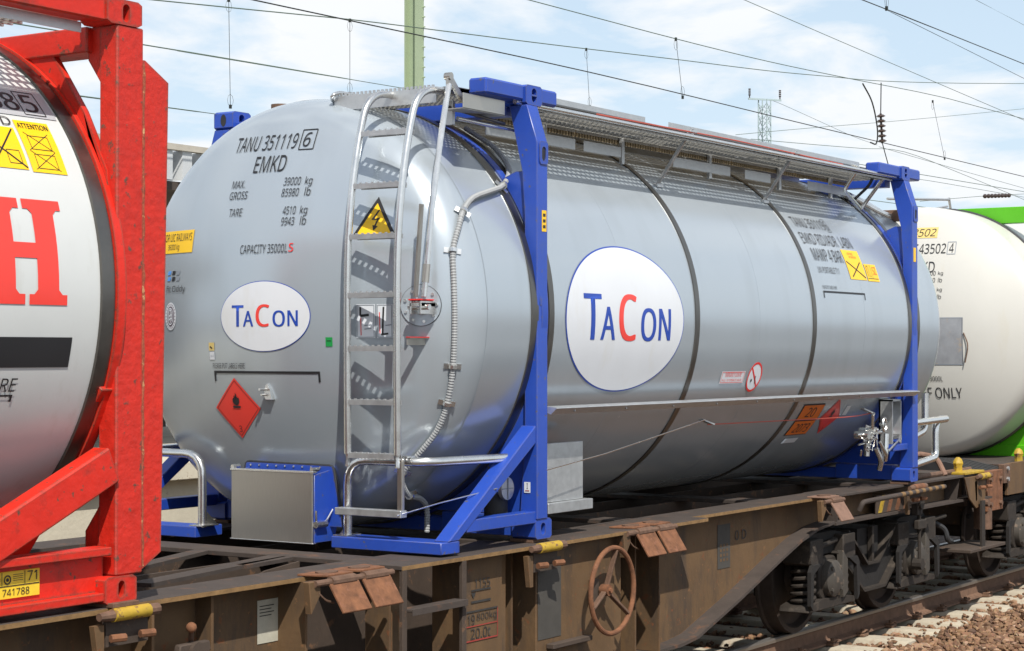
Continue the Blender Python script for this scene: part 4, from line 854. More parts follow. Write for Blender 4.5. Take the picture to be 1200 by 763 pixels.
# stickers on the blue post
P_ = MB().box((.055, -.0745, 1.805), (.105, -.0752, 1.93)).build('post_sticker', 'sticker_yellow', T)
for k in range(3): MB().box((.066, -.0760, 1.825+k*.034), (.094, -.0764, 1.843+k*.034)).build('post_sticker_print', 'ink_faded', P_)
P_ = MB().box((5.945, -.0745, 1.86), (6.00, -.0752, 1.98)).build('post_sticker', 'sticker_yellow', T)
Dec().rect(0.0, .272, .055, .335, 'sticker_white').text('I', .022, .295, .034, .327, 'ink_black').line((.01, .284), (.045, .284), .006, 'ink_darkred', 1).build('post_sticker', lambda u, v, l: (.005-l, -.02-u*.8+.035, v), T)

# ------------------------------------------------------------------ red framed tank container at the left
RR, RZ = 1.24, 1.36
K = thing('tank_container', (-6.3, YC, 0), 'white tank container in a chipped red frame at the left edge', 'container')
rs = MB().lathe([(.001, -9.55)]+[(RR*math.sin(a), -9.15-.4*math.cos(a)) for a in np.linspace(.1, PI/2, 8)]+[(RR, -8), (RR, -6), (RR, -3.44)], 'x', (YC, RZ), 120).build('tank_shell', 'white_tank', K, ang=60)
MB().lathe([(RR+.001, -3.455), (RR+.012, -3.452), (RR+.012, -3.375), (RR-.03, -3.372)], 'x', (YC, RZ), 120).build('end_band', 'band_steel', rs)
MB().lathe([(RR-.06, -3.372), (RR+.022, -3.370), (RR+.022, -3.315), (RR-.06, -3.312)], 'x', (YC, RZ), 120).build('frame_ring', 'red_paint', K)
MB().lathe([(RR-.03, -3.372), (1.0, -3.22), (.6, -3.1), (.001, -3.05)], 'x', (YC, RZ), 96).build('tank_end', 'white_tank', K, ang=60)
red_map = cyl_map_for(RR, RZ)
def B(deg): return RR*math.radians(deg)
for fs in (0, 1):
    fy = (lambda y: 2.438-y) if fs else (lambda y: y)
    p = MB().box((-3.335, fy(0), .112), (-3.170, fy(.11), 2.545), .006).build('corner_post', 'red_worn', K)
    MB().prism([(-3.171, .128), (-3.052, .195), (-3.010, 2.32), (-3.160, 2.405), (-3.171, 2.405)], 'y', fy(.0005), fy(.020), .001).build('post_flange', 'red_worn', p)
    w = MB(); zs = np.linspace(.14, 2.39, 46)
    w.tube([(-3.169+rng.uniform(-.004, .004), fy(.002), z) for z in zs], .008, 6, rad=[.003+rng.uniform(0, .006) for _ in zs]); w.build('weld_seam', 'weld_rust', p)
    MB().prism([(fy(.11), 2.545), (fy(.19), 2.545), (fy(.19), 2.40), (fy(.11), 2.29)], 'x', -3.325, -3.305, .002).build('post_gusset', 'red_paint', p)
    MB().prism([(fy(.11), .11), (fy(.20), .11), (fy(.20), .30), (fy(.11), .42)], 'x', -3.325, -3.305, .002).build('post_gusset', 'red_paint', p)
    MB().holed((-3.400, fy(-.004), 2.545), (-3.185, fy(.162), 2.657), 'y', (-3.283, 2.598), (.022, .040)).build('corner_casting', 'red_worn', K)
    MB().holed((-3.405, fy(-.006), -.012), (-3.212, fy(.162), .110), 'y', (-3.305, .052), (.020, .038)).build('corner_casting', 'red_worn', K)
    MB().box((-9.2, fy(.004), 2.548), (-3.401, fy(.105), 2.650), .008).build('top_side_rail', 'red_paint', K)
    MB().beam((-3.36, fy(.03), .605), (-4.62, fy(.03), .058), .10, .165, bev=.008).build('brace', 'red_paint', K)
    c = MB(); c.box((-9.2, fy(-.002), .205), (-3.36, fy(.105), .242), .004); c.box((-9.2, fy(.055), .045), (-3.36, fy(.075), .205)); c.box((-9.2, fy(-.002), .008), (-3.406, fy(.105), .045), .004); c.build('bottom_side_rail', 'red_paint', K)
    MB().prism([(fy(.60), 2.545), (fy(.54), 2.546), (fy(.40), 2.45), (fy(.20), 2.174), (fy(.055), 1.90), (fy(.055), 1.66)]+[(fy(YC-1.262*math.cos(math.radians(q))), RZ+1.262*math.sin(math.radians(q))) for q in np.linspace(22, 64, 12)], 'x', -3.345, -3.31).build('frame_diagonal', 'red_paint', K)
    MB().beam((-3.33, fy(.70), .12), (-3.33, fy(.045), .95), .06, .14, up=(1, 0, 0), bev=.004).build('frame_diagonal', 'red_paint', K)
MB().box((-3.36, .163, 2.43), (-3.20, 2.275, 2.545), .006).build('top_cross_beam', 'red_paint', K)
MB().box((-3.36, .163, .0), (-3.20, 2.275, .11), .006).build('bottom_cross_beam', 'red_paint', K)
m = MB(); m.box((-9.2, .11, 2.56), (-3.42, .17, 2.575)); m.box((-9.2, .105, 2.50), (-3.45, .112, 2.546)); m.build('walkway_edge', 'galvanised', K)
m = MB()
for x in np.arange(-5.2, -3.5, .045): m.box((x, .18, 2.565), (x+.012, .80, 2.58))
for y in np.arange(.18, .82, .06): m.box((-5.2, y, 2.56), (-3.5, y+.012, 2.582))
m.build('walkway_grating', 'grating_steel', K, smooth=False)
def rflank(name, d, label=None): return d.build(name, red_map, rs, .06, label)
d = Dec(); d.rect(-6.5, B(37.6), -3.470, B(45.2), 'band_light'); rflank('grey_band', d)
d = Dec(); d.text('738', -3.93, B(39.0), -3.655, B(44.0), 'ink_black', .02); d.text('5', -3.625, B(39.0), -3.545, B(44.0), 'ink_black', .02); d.frame(-3.645, B(38.2), -3.525, B(44.8), .005, 'ink_black', 1); rflank('container_number', d)
d = Dec(); d.text('D', -3.815, B(34.6), -3.762, B(36.8), 'ink_faded', .0); rflank('code_letter', d)
d = Dec(); d.rect(-3.745, B(23.9), -3.548, B(36.2), 'sticker_yellow'); d.text('ATTENTION', -3.735, B(34.2), -3.56, B(35.5), 'ink_black', .02)
for a0 in (29.2, 24.8): d.frame(-3.705, B(a0), -3.59, B(a0+3.2), .003, 'ink_black', 1); d.line((-3.72, B(a0-.3)), (-3.58, B(a0+4)), .003, 'ink_black', 1); d.line((-3.72, B(a0+4)), (-3.58, B(a0-.3)), .003, 'ink_black', 1)
rflank('attention_sticker', d, 'yellow attention sticker')
d = Dec(); d.rect(-3.96, B(24.2), -3.765, B(34.0), 'sticker_yellow'); d.line((-3.95, B(25)), (-3.78, B(33.6)), .008, 'ink_black', 1); d.line((-3.95, B(31)), (-3.77, B(24.6)), .008, 'ink_black', 1); d.frame(-3.86, B(25.4), -3.79, B(28.4), .003, 'ink_black', 1); rflank('warning_sticker', d)
# two stencil halves of a big red letter H and the one before it
d = Dec()
def serif(x0, x1, z0, z1, c='letter_red'):
    w = x1-x0; r = .02
    d.poly([(x0, z1), (x0, z1-B(2.0)), (x0+w*.22-r, z1-B(2.0)), (x0+w*.22, z1-B(2.0)-r), (x0+w*.22, z0+B(2.0)+r), (x0+w*.22-r, z0+B(2.0)), (x0, z0+B(2.0)), (x0, z0), (x1, z0), (x1, z0+B(2.0)), (x1-w*.22+r, z0+B(2.0)), (x1-w*.22, z0+B(2.0)+r), (x1-w*.22, z1-B(2.0)-r), (x1-w*.22+r, z1-B(2.0)), (x1, z1-B(2.0)), (x1, z1)], c)
serif(-3.862, -3.650, B(-3.0), B(17.8)); serif(-4.12, -3.885, B(-3.0), B(17.8)); d.rect(-3.94, B(6.0), -3.815, B(9.0), 'letter_red')
rflank('big_letter', d, 'big red stencil letter')
d = Dec(); d.rect(-6, B(-15.3), -3.605, B(-9.3), 'ink_black'); rflank('black_stripe', d)
d = Dec(); d.text('PUT LABELS HERE', -4.55, B(-20.2), -3.872, B(-17.4), 'ink_black', .01, .1); d.rect(-4.6, B(-21.2), -3.88, B(-20.8), 'ink_black'); d.rect(-3.892, B(-22.3), -3.88, B(-21.2), 'ink_black'); rflank('label_bracket', d)
pl = MB().box((-4.06, .046, .070), (-3.735, .0545, .184), .002).build('number_plate', 'plate_yellow', K)
def side_map(y): return lambda u, v, l: (u, y-l, v)
d = Dec(); d.text('20', -4.045, .132, -3.955, .172, 'ink_black', .005); d.ell(-3.915, .150, .020, .020, 'ink_black', 1, 20, rin=.7); d.ell(-3.915, .150, .008, .008, 'ink_black', 1, 12)
d.text('71', -3.805, .138, -3.752, .178, 'ink_black', .005); d.text('23 - 741788', -4.03, .082, -3.795, .112, 'ink_black', .005); d.line((-4.055, .124), (-3.74, .124), .004, 'ink_black', 1); d.line((-3.820, .126), (-3.820, .182), .003, 'ink_black', 1); d.line((-3.945, .126), (-3.945, .182), .003, 'ink_black', 1)
for k in range(4): d.line((-3.885, .145+k*.008), (-3.83, .145+k*.008), .002, 'ink_faded', 1)
d.build('plate_lettering', side_map(.046), pl, base=.001)

# ------------------------------------------------------------------ white tank container in a green frame at the right
WR, WZ, WX = 1.30, 1.30, 9.5
W = thing('tank_container', (12.9, YC, 0), 'white tank container in a bright green frame at the right edge', 'container')
wp = head_profile(WR, WX, .2, 2.5)
ws = MB().lathe(wp+[(WR, 10.5), (WR, 13), (WR, 15.6)]+[(r, 25.1-x) for r, x in reversed(wp)], 'x', (YC, WZ), 128).build('tank_shell', 'white_shell', W, ang=60)
MB().lathe([(WR+.002, 9.99), (WR+.02, 9.995), (WR+.02, 10.05), (WR+.002, 10.055)], 'x', (YC, WZ), 96).build('end_band', 'band_steel', ws)
SCW = WX+math.sqrt((2.5-.2)**2-(WR-.2)**2)
def wdome(u, v, l): return (SCW-math.sqrt((2.5+l)**2-(u+YC)**2-(v-WZ)**2), -u, v)
for x in (10.07, 15.9):
    for fs in (0, 1):
        fy = (lambda y: 2.438-y) if fs else (lambda y: y)
        MB().box((x, fy(-.06), .118), (x+.14, fy(.06), 2.49), .005).build('corner_post', 'green_paint', W)
        MB().holed((x-.02, fy(-.06), 2.491), (x+.158, fy(.10), 2.61), 'y', (x+.07, 2.55), (.024, .04)).build('corner_casting', 'green_paint', W)
        MB().holed((x-.02, fy(-.06), 0), (x+.158, fy(.10), .118), 'y', (x+.07, .06), (.024, .036)).build('corner_casting', 'green_paint', W)
        MB().prism([(fy(.06), 1.55), (fy(.06), 1.80), (fy(.62), 2.49), (fy(.86), 2.49)], 'x', x+.02, x+.10, .004).build('frame_gusset', 'green_paint', W)
        MB().prism([(fy(.06), .95), (fy(.06), .118), (fy(.95), .118)], 'x', x+.02, x+.10, .004).build('frame_gusset', 'green_paint', W)
    MB().box((x, .10, 2.44), (x+.14, 2.338, 2.61), .005).build('top_beam', 'green_paint', W)
    MB().box((x, .10, .01), (x+.14, 2.338, .13), .005).build('bottom_beam', 'green_paint', W)
for y in (-.06, 2.40): MB().box((10.22, y, .02), (15.88, y+.1, .14), .005).build('bottom_side_rail', 'green_paint', W)
MB().box((10.3, .5, .02), (15.8, 1.9, .07), .004).build('cradle_plate', 'green_paint', W)
def wd(name, d, label=None): return d.build(name, wdome, ws, .08, label)
d = Dec(); d.rect(U(1.33), 2.262, U(.948), 2.372, 'sticker_dull'); d.text('8502', U(1.21), 2.277, U(.965), 2.357, 'ink_black', .0, .2); wd('number_sticker', d)
d = Dec(); d.text('543502', U(1.17), 2.098, U(.842), 2.200, 'ink_black', .0); d.text('4', U(.81), 2.105, U(.765), 2.20, 'ink_black'); d.frame(U(.828), 2.09, U(.748), 2.215, .006, 'ink_grey'); wd('container_number', d); d = Dec(); d.text('EMKD', U(1.22), 1.905, U(.935), 2.015, 'ink_black', .0); wd('owner_code', d)
d = Dec()
for s, a, b, z in (('39000', 1.06, .92, 1.872), ('kg', .895, .845, 1.868), ('85980', 1.06, .92, 1.802), ('lb', .89, .85, 1.802), ('4500', 1.03, .92, 1.705), ('kg', .895, .845, 1.701), ('9925', 1.03, .92, 1.632), ('lb', .89, .85, 1.632)): d = Dec(); d.text(s, U(a), z, U(b), z+.046, 'ink_black'); wd('weight_lettering', d)
d = Dec(); d.rect(U(.98), .965, U(.632), 1.445, 'plate_grey'); d.frame(U(.975), .97, U(.637), 1.44, .006, 'ink_grey', 1); wd('grey_placard', d, 'grey metal placard holder')
d = Dec(); d.text('33000L', U(1.00), .800, U(.842), .852, 'ink_black'); wd('product_lettering', d); d = Dec(); d.text('BRAKE FLUFF ONLY', U(1.58), .628, U(.665), .738, 'ink_black', .0); wd('product_lettering', d)
MB().tube(spline([at(1129, 390, 'x', 9.08), at(1134, 405, 'x', 9.08), at(1131, 425, 'x', 9.08)], 5), .006, 6).build('placard_wire', 'rust_steel', W)

# ------------------------------------------------------------------ brown container wagon
G_ = thing('container_wagon', (0, YC, -1.15), 'brown weathered container wagon carrying the grey and red tanks', 'wagon')
def part(m, name, mat, par=G_, **k): return m.build(name, mat, par, **k)
ZT = -.022                                      # deck top
# top flange of the near side sill in lengths, wider between the step and the sloping end
near = [(-9.2, -3.30, .00), (-3.295, -1.38, .03), (-1.375, 2.10, -.11), (2.105, 4.55, .03)]
for a, b, y in near:
    f = part(MB().box((a, y, ZT-.022), (b, .30, ZT), .002), 'top_flange', 'deck_brown')
    part(MB().box((a+.004, y-.004, ZT-.0235), (b-.004, y, ZT-.003)), 'flange_edge', 'deck_edge', f)
part(MB().box((-9.2, 2.14, ZT-.022), (7.9, 2.45, ZT), .002), 'top_flange', 'deck_brown')
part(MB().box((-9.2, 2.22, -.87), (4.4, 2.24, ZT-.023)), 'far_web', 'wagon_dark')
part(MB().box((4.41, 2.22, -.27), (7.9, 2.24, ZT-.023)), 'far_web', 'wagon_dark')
# web with its sloping end
cur = [(1.75, -.872), (2.02, -.868), (2.25, -.845), (2.9, -.655), (3.6, -.43), (3.95, -.325), (4.25, -.262), (4.55, -.235)]
part(MB().prism([(1.63, ZT-.023), (1.63, -.872)]+cur+[(4.55, ZT-.023)], 'y', .180, .195), 'side_web', 'wagon_brown')
part(MB().box((-9.2, .180, -.872), (-2.01, .195, ZT-.023)), 'side_web', 'wagon_brown')
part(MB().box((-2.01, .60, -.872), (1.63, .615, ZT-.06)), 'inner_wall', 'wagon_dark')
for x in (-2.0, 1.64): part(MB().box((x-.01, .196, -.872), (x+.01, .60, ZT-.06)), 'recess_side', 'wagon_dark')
m = MB(); P = [(-9.2, -.872)]+cur
for (a, b), (c, d_) in zip(P, P[1:]):
    if True:
        m.add([(a, .04, b), (c, .04, d_), (c, .30, d_), (a, .30, b), (a, .04, b-.022), (c, .04, d_-.022), (c, .30, d_-.022), (a, .30, b-.022)], [(0, 1, 2, 3), (4, 7, 6, 5), (0, 4, 5, 1), (2, 6, 7, 3)])
part(m, 'bottom_flange', 'deck_brown')
# box panels standing proud of the web
for a, b in ((-.70, -.30), (.06, .98)):
    part(MB().box((a, -.030, -.868), (b, .178, ZT-.0235), .004), 'side_panel', 'wagon_brown')
for x, y in ((-4.0, .05), (-3.05, .05), (-2.62, .08), (-2.02, .0), (-1.30, .02), (-1.12, .06), (1.30, .0), (1.62, .0), (-.06, .06)):
    part(MB().box((x-.008, y, -.868), (x+.008, .179, ZT-.0235)), 'stiffener', 'wagon_brown')
part(MB().box((-1.24, .055, -.868), (-1.13, .062, ZT-.0235)), 'stiffener', 'wagon_brown')
part(MB().box((-.298, .0, -.868), (-.22, .008, ZT-.0235)), 'stiffener', 'wagon_brown')
part(MB().box((.985, -.005, -.868), (1.10, .003, ZT-.0235)), 'stiffener', 'wagon_brown')
# step with side bars
for x in (-1.35, -.80): part(MB().box((x-.02, -.115, -.87), (x+.02, -.09, ZT-.024), .003), 'step_bar', 'wagon_dark')
part(MB().box((-1.33, -.15, -.268), (-.82, -.06, -.252), .003), 'step_tread', 'deck_brown'); part(MB().box((-1.33, -.152, -.285), (-.82, -.146, -.250), .001), 'step_tread', 'deck_brown'); part(MB().box((-1.33, -.12, -.66), (-.82, -.06, -.64), .003), 'step_tread', 'deck_brown')
# deck: cross beams, diagonals, centre sill
part(MB().box((-1.30, .31, ZT-.03), (-1.06, 2.13, ZT-.002), .003), 'cross_beam', 'deck_brown')
for x0, x1 in ((-3.62, -3.1), (.0, .26), (1.6, 1.8), (3.6, 3.85), (5.8, 6.2), (7.5, 7.9)): part(MB().box((x0, .31, ZT-.03), (x1, 2.13, ZT-.002), .003), 'cross_beam', 'deck_brown')
for y in (.95, 1.40): part(MB().box((-9.2, y, -.60), (7.9, y+.02, ZT-.035)), 'centre_sill', 'wagon_dark')
part(MB().box((-9.2, .93, -.62), (7.9, 1.44, -.602)), 'centre_sill', 'wagon_dark')
def flat(pts, name='deck_diagonal', z=ZT-.004, th=.02): part(MB().prism([p[:2] for p in pts], 'z', z-th, z), name, 'deck_brown')
def band_px(a, b, w):
    a, b = Vector(at(*a, 'z', ZT)[:2]), Vector(at(*b, 'z', ZT)[:2]); d = (b-a).normalized(); n = Vector((-d.y, d.x))*w/2; flat([a+n, b+n, b-n, a-n])
band_px((165, 682), (332, 649), .12); band_px((160, 662), (247, 641), .10); band_px((283, 661), (345, 650), .07)
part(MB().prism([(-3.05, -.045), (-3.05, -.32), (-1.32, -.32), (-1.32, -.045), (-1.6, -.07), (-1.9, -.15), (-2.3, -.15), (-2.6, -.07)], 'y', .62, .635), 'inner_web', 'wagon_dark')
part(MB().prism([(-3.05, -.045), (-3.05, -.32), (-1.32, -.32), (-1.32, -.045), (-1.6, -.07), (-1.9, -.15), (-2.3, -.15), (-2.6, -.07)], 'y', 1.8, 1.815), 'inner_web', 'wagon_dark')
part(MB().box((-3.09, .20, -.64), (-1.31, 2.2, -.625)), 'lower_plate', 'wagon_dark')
# hinged spigot flaps with their tubes
def flap(x, pink=False, w=.23):
    mat = 'rust_pink' if pink else 'rust_orange'
    m = MB(); d = Vector((0, -.088, -.135)).normalized(); n = Vector((0, d.z, -d.y))
    p = Vector((x+w/2, -.128, -.052)); m.beam(p, p+d*.165, w, .014, up=n, bev=.003)
    o = part(m, 'spigot_flap', mat)
    for sx in (-.35, .35):
        for s in (.045, .115): q = p+d*s+Vector((w*sx, 0, 0))-n*.0; MB().beam(q-d*.016+n*-.008, q+d*.016+n*-.008, .014, .006, up=n).build('flap_slot', 'wagon_dark', o)
    part(MB().tube([(x+.02, -.118, -.042), (x+w-.02, -.118, -.042)], .026, 10), 'hinge_knuckle', 'rust_steel')
    part(MB().prism([(x-.02, .06), (x+w+.03, .06), (x+w, -.10), (x+.02, -.10)], 'z', ZT+.001, ZT+.012, .002), 'flap_seat', mat)
    part(MB().prism([(x+w/2+.07*math.cos(q), -.02+.05*math.sin(q)) for q in np.linspace(0, 2*PI, 15)[:-1]], 'z', ZT+.0121, ZT+.018), 'flap_pad', 'rust_steel')
for g in ((-2.0, -1.735), (1.085, 1.355), (4.09,)):
    for x in g: flap(x, x > 4)
    part(MB().tube([(g[0]-.10, -.118, -.042), (g[-1]+.27, -.118, -.042)], .017, 10), 'hinge_rod', 'rust_steel')
    part(MB().prism([(g[0]-.14, -.03), (g[0]-.05, -.03), (g[0]-.05, -.10), (g[0]-.12, -.19)], 'y', -.115, -.075, .003), 'hinge_bracket', 'wagon_brown')
    part(MB().tube(bend([(g[0]-.10, -.10, -.05), (g[0]-.02, -.12, -.13), (g[0]+.06, -.11, -.15)], .03, 3), .006, 6), 'flap_chain', 'rust_steel')
# yellow folding stops beside the castings
def stop(x, y, z, mat='yellow_worn'):
    o = part(MB().tube([(x+.03, y, z), (x+.25, y, z)], .030, 12), 'stop_tube', mat)
    MB().tube([(x-.05, y, z), (x+.03, y, z)], .022, 10, rad=[.018, .026]).build('stop_pin', 'rust_steel', o); MB().tube([(x+.25, y, z), (x+.31, y, z)], .026, 10).build('stop_pin', 'rust_steel', o)
    for q in (.02, .20): MB().tube([(x+q, y+.0, z-.10), (x+q+.07, y-.02, z-.10)], .018, 8).build('stop_bolt', 'rust_orange', o)
    MB().prism([(x-.06, z-.04), (x, z-.04), (x, z-.22), (x-.03, z-.22)], 'y', y+.02, y+.05).build('stop_bracket', 'wagon_brown', o)
    MB().box((x+.02, y+.03, z-.14), (x+.28, y+.05, z-.02)).build('stop_plate', 'wagon_dark', o)
stop(-3.43, -.045, -.050); stop(-.12, -.145, -.038); stop(5.83, -.10, -.045, 'rust_orange'); stop(7.62, -.05, -.05)
for x in (-3.40, .0, 5.88): part(MB().box((x+.01, -.04, ZT+.001), (x+.17, .12, -.001), .002), 'casting_seat', 'rust_steel')
for x in (.0, 5.88): part(MB().box((x+.01, 2.32, ZT+.001), (x+.17, 2.44, -.001), .002), 'casting_seat', 'rust_steel')
# hand brake wheel
HW = part(MB().tube([(.748+.262*math.cos(q), -.150, -.368+.262*math.sin(q)) for q in np.linspace(0, 2*PI, 49)[:-1]], .016, 10, closed=True), 'brake_wheel', 'rust_orange')
for k in range(3):
    q = math.radians(80+120*k); MB().beam((.748, -.10, -.368), (.748+.25*math.cos(q), -.148, -.368+.25*math.sin(q)), .016, .034, up=(0, 1, 0), bev=.003).build('wheel_spoke', 'rust_steel', HW)
MB().disc((.748, 0, -.368), .036, 'y', -.13, -.075, 12).disc((.748, 0, -.368), .016, 'y', -.145, -.03, 8).build('wheel_hub', 'rust_orange', HW)
MB().box((.66, -.060, -.46), (.74, -.031, -.30), .004).build('wheel_bearing', 'wagon_dark', HW)
# lever with knob, papers, painted patches and stencilled data
LV = part(MB().tube([(-2.79, .06, -.25), (-2.83, .02, -.185)], .012, 8), 'release_lever', 'rust_steel'); 
bm_ = MB(); bmesh.ops.create_icosphere(bm_.bm, subdivisions=2, radius=.026, matrix=Matrix.Translation((-2.835, .015, -.175))); bm_.build('lever_knob', 'rust_orange', LV)
MB().prism([(-2.90, -.25), (-2.70, -.25), (-2.69, -.29), (-2.74, -.35), (-2.86, -.35), (-2.91, -.29)], 'y', .02, .06, .006).disc((-2.80, 0, -.29), .045, 'y', .0, .06, 12).build('lever_housing', 'wagon_dark', LV)
ww = side_map(.180); wpn = side_map(-.030)
d = Dec(); d.rect(-2.185, -.35, -2.0, -.135, 'paper'); 
for k in range(4): d.line((-2.17, -.165-k*.016), (-2.06-.02*(k % 2), -.165-k*.016), .005, 'ink_faded', 1)
d.build('paper_label', ww, G_)
d = Dec(); d.text('1155', -.585, -.225, -.43, -.175, 'ink_faded', .0); d.line((-.62, -.236), (-.425, -.236), .010, 'ink_faded', 1); d.poly([(-.62, -.248), (-.575, -.248), (-.598, -.282)], 'ink_faded', 1); d.line((-.62, -.300), (-.425, -.300), .012, 'ink_faded', 1)
d.line((-.685, -.352), (-.355, -.352), .010, 'ink_faded', 1); d.line((-.685, -.352), (-.685, -.515), .006, 'ink_darkred', 1); d.line((-.355, -.352), (-.355, -.515), .006, 'ink_darkred', 1); d.line((-.685, -.434), (-.355, -.434), .006, 'ink_darkred', 1); d.line((-.685, -.515), (-.355, -.515), .008, 'ink_darkred', 1)
d.text('19', -.655, -.425, -.585, -.368, 'ink_faded', .0); d.text('800kg', -.565, -.418, -.365, -.366, 'ink_faded', .0); d.text('20.0t', -.625, -.508, -.425, -.448, 'ink_faded', .0); d.build('load_stencil', wpn, G_)
d = Dec(); d.rect(.075, -.60, .335, -.125, 'grey_patch'); d.build('painted_patch', wpn, G_)
d = Dec(); d.rect(2.80, -.455, 3.0, -.14, 'grey_patch'); 
for k in range(3):
    for j in range(4): d.rect(2.835+k*.05, -.30-j*.035, 2.865+k*.05, -.28-j*.035, 'wagon_brown', 1)
d.build('painted_patch', ww, G_); d = Dec(); d.text('0 D', 3.08, -.27, 3.26, -.20, 'ink_faded'); d.build('stencil', ww, G_)
part(MB().box((.17, -.085, -.66), (.62, -.031, -.63), .004), 'bracket_shelf', 'wagon_dark')
# raised end of the sill over the bogie
part(MB().box((4.56, .0, ZT-.022), (7.75, .32, ZT), .003), 'top_flange', 'deck_brown')
part(MB().box((4.56, .165, -.245), (7.75, .18, ZT-.023)), 'side_web', 'wagon_brown')
part(MB().prism([(4.56, .03), (7.6, .03), (7.95, -.06), (7.95, .30), (4.56, .30)], 'z', -.268, -.246), 'bottom_flange', 'deck_brown')
for x in (4.62, 7.3): part(MB().prism([(.02, ZT-.024), (.163, ZT-.024), (.163, -.245), (.05, -.245)], 'x', x-.008, x+.008), 'stiffener', 'deck_brown')
part(MB().prism([(7.30, ZT-.02), (7.85, ZT-.02), (7.85, -.30), (7.6, -.34), (7.42, -.24)], 'y', -.03, -.015, .003), 'end_gusset', 'wagon_brown')
part(MB().box((7.92, -.02, -.395), (8.36, .08, -.02), .004), 'end_plate', 'rust_orange')
for x, z in ((8.0, -.10), (8.28, -.10), (8.0, -.33), (8.28, -.33)): part(MB().disc((x, 0, z), .022, 'y', -.045, -.02, 8), 'end_bolt', 'rust_steel')
part(MB().disc((7.80, 0, -.30), .035, 'y', -.08, .0, 10), 'end_bolt', 'rust_steel')
hz = MB().box((5.45, .06, -.243), (6.2, .075, -.09), .002); hz = part(hz, 'hazard_plate', 'wagon_dark')
d = Dec()
for k in range(4): x = 5.48+k*.185; d.poly([(x, -.238), (x+.085, -.238), (x+.17, -.095), (x+.085, -.095)], 'yellow_worn' if k == 0 else 'rust_orange')
d.build('hazard_stripes', side_map(.06), hz, base=.001)
UB = part(MB().tube(bend([(4.66, -.12, -.15), (4.66, -.15, -.085), (4.75, -.15, -.082), (6.46, -.15, -.066)], .03), .020, 10), 'uncoupling_bar', 'deck_brown')
for k in range(7): MB().tube([(5.45+k*.15, -.15, -.0755+k*.0013), (5.52+k*.15, -.15, -.0750+k*.0013)], .0212, 10, cap=False).build('bar_stripe', 'deck_edge', UB)
m = MB(); m.box((6.14, -.03, -.30), (6.26, .03, -.15), .006).box((6.12, -.05, -.42), (6.30, .0, -.34), .008).tube([(6.2, -.02, -.16), (6.2, -.02, -.72)], .016, 8).disc((6.2, 0, -.20), .05, 'y', -.05, .03, 10).disc((6.2, 0, -.72), .05, 'y', -.05, .03, 10); part(m, 'brake_link', 'bogie_grey')
# end step and pipe under the wagon end
part(MB().box((7.25, -.10, -.72), (8.20, .25, -.69), .004), 'end_step', 'wagon_dark'); part(MB().beam((7.68, -.06, -.27), (7.68, -.06, -.72), .09, .02, up=(0, 1, 0)), 'step_hanger', 'bogie_grey'); part(MB().disc((8.0, .05, 0), .085, 'z', -.56, -.36, 14), 'end_pipe', 'rust_steel')
part(MB().tube(bend([(7.05, .2, -.42), (7.15, .1, -.50), (7.15, .08, -.60), (7.3, .1, -.62)], .06), .025, 8), 'brake_hose', 'rubber')
# yellow container spigot on deck end, rusty hand rail, rubber gangway cover
def spigot(x, y, z, par):
    return MB().tube([(x, y, z), (x, y, z+.05), (x, y, z+.075), (x, y, z+.11), (x, y, z+.13)], .04, 8, rad=[.042, .040, .050, .038, .015]).build('spigot', 'yellow_worn', par)
part(MB().box((7.35, -.02, ZT+.001), (7.85, .25, .002), .003), 'spigot_seat', 'yellow_worn'); spigot(7.48, .10, .002, G_)
part(MB().tube(bend([(6.2, .35, .165), (7.2, .35, .165), (7.2, .2, .14), (7.15, .10, -.02)], .07), .026, 10), 'hand_rail', 'rust_pink')
part(MB().tube([(6.1, .12, .0), (7.9, .14, .0)], .024, 8), 'deck_pipe', 'rust_steel')
m = MB()
for k in range(6): m.prism([(.05+.0*k, -.06), (.05, -.02), (.4, .055), (1.2, .075), (2.0, .055), (2.39, -.02), (2.39, -.06)], 'x', 7.98+k*.105, 8.05+k*.105)
part(m, 'gangway_cover', 'rubber', smooth=False)
part(MB().box((7.9, .2, -.35), (8.0, 2.3, -.03), .004), 'headstock', 'wagon_dark')

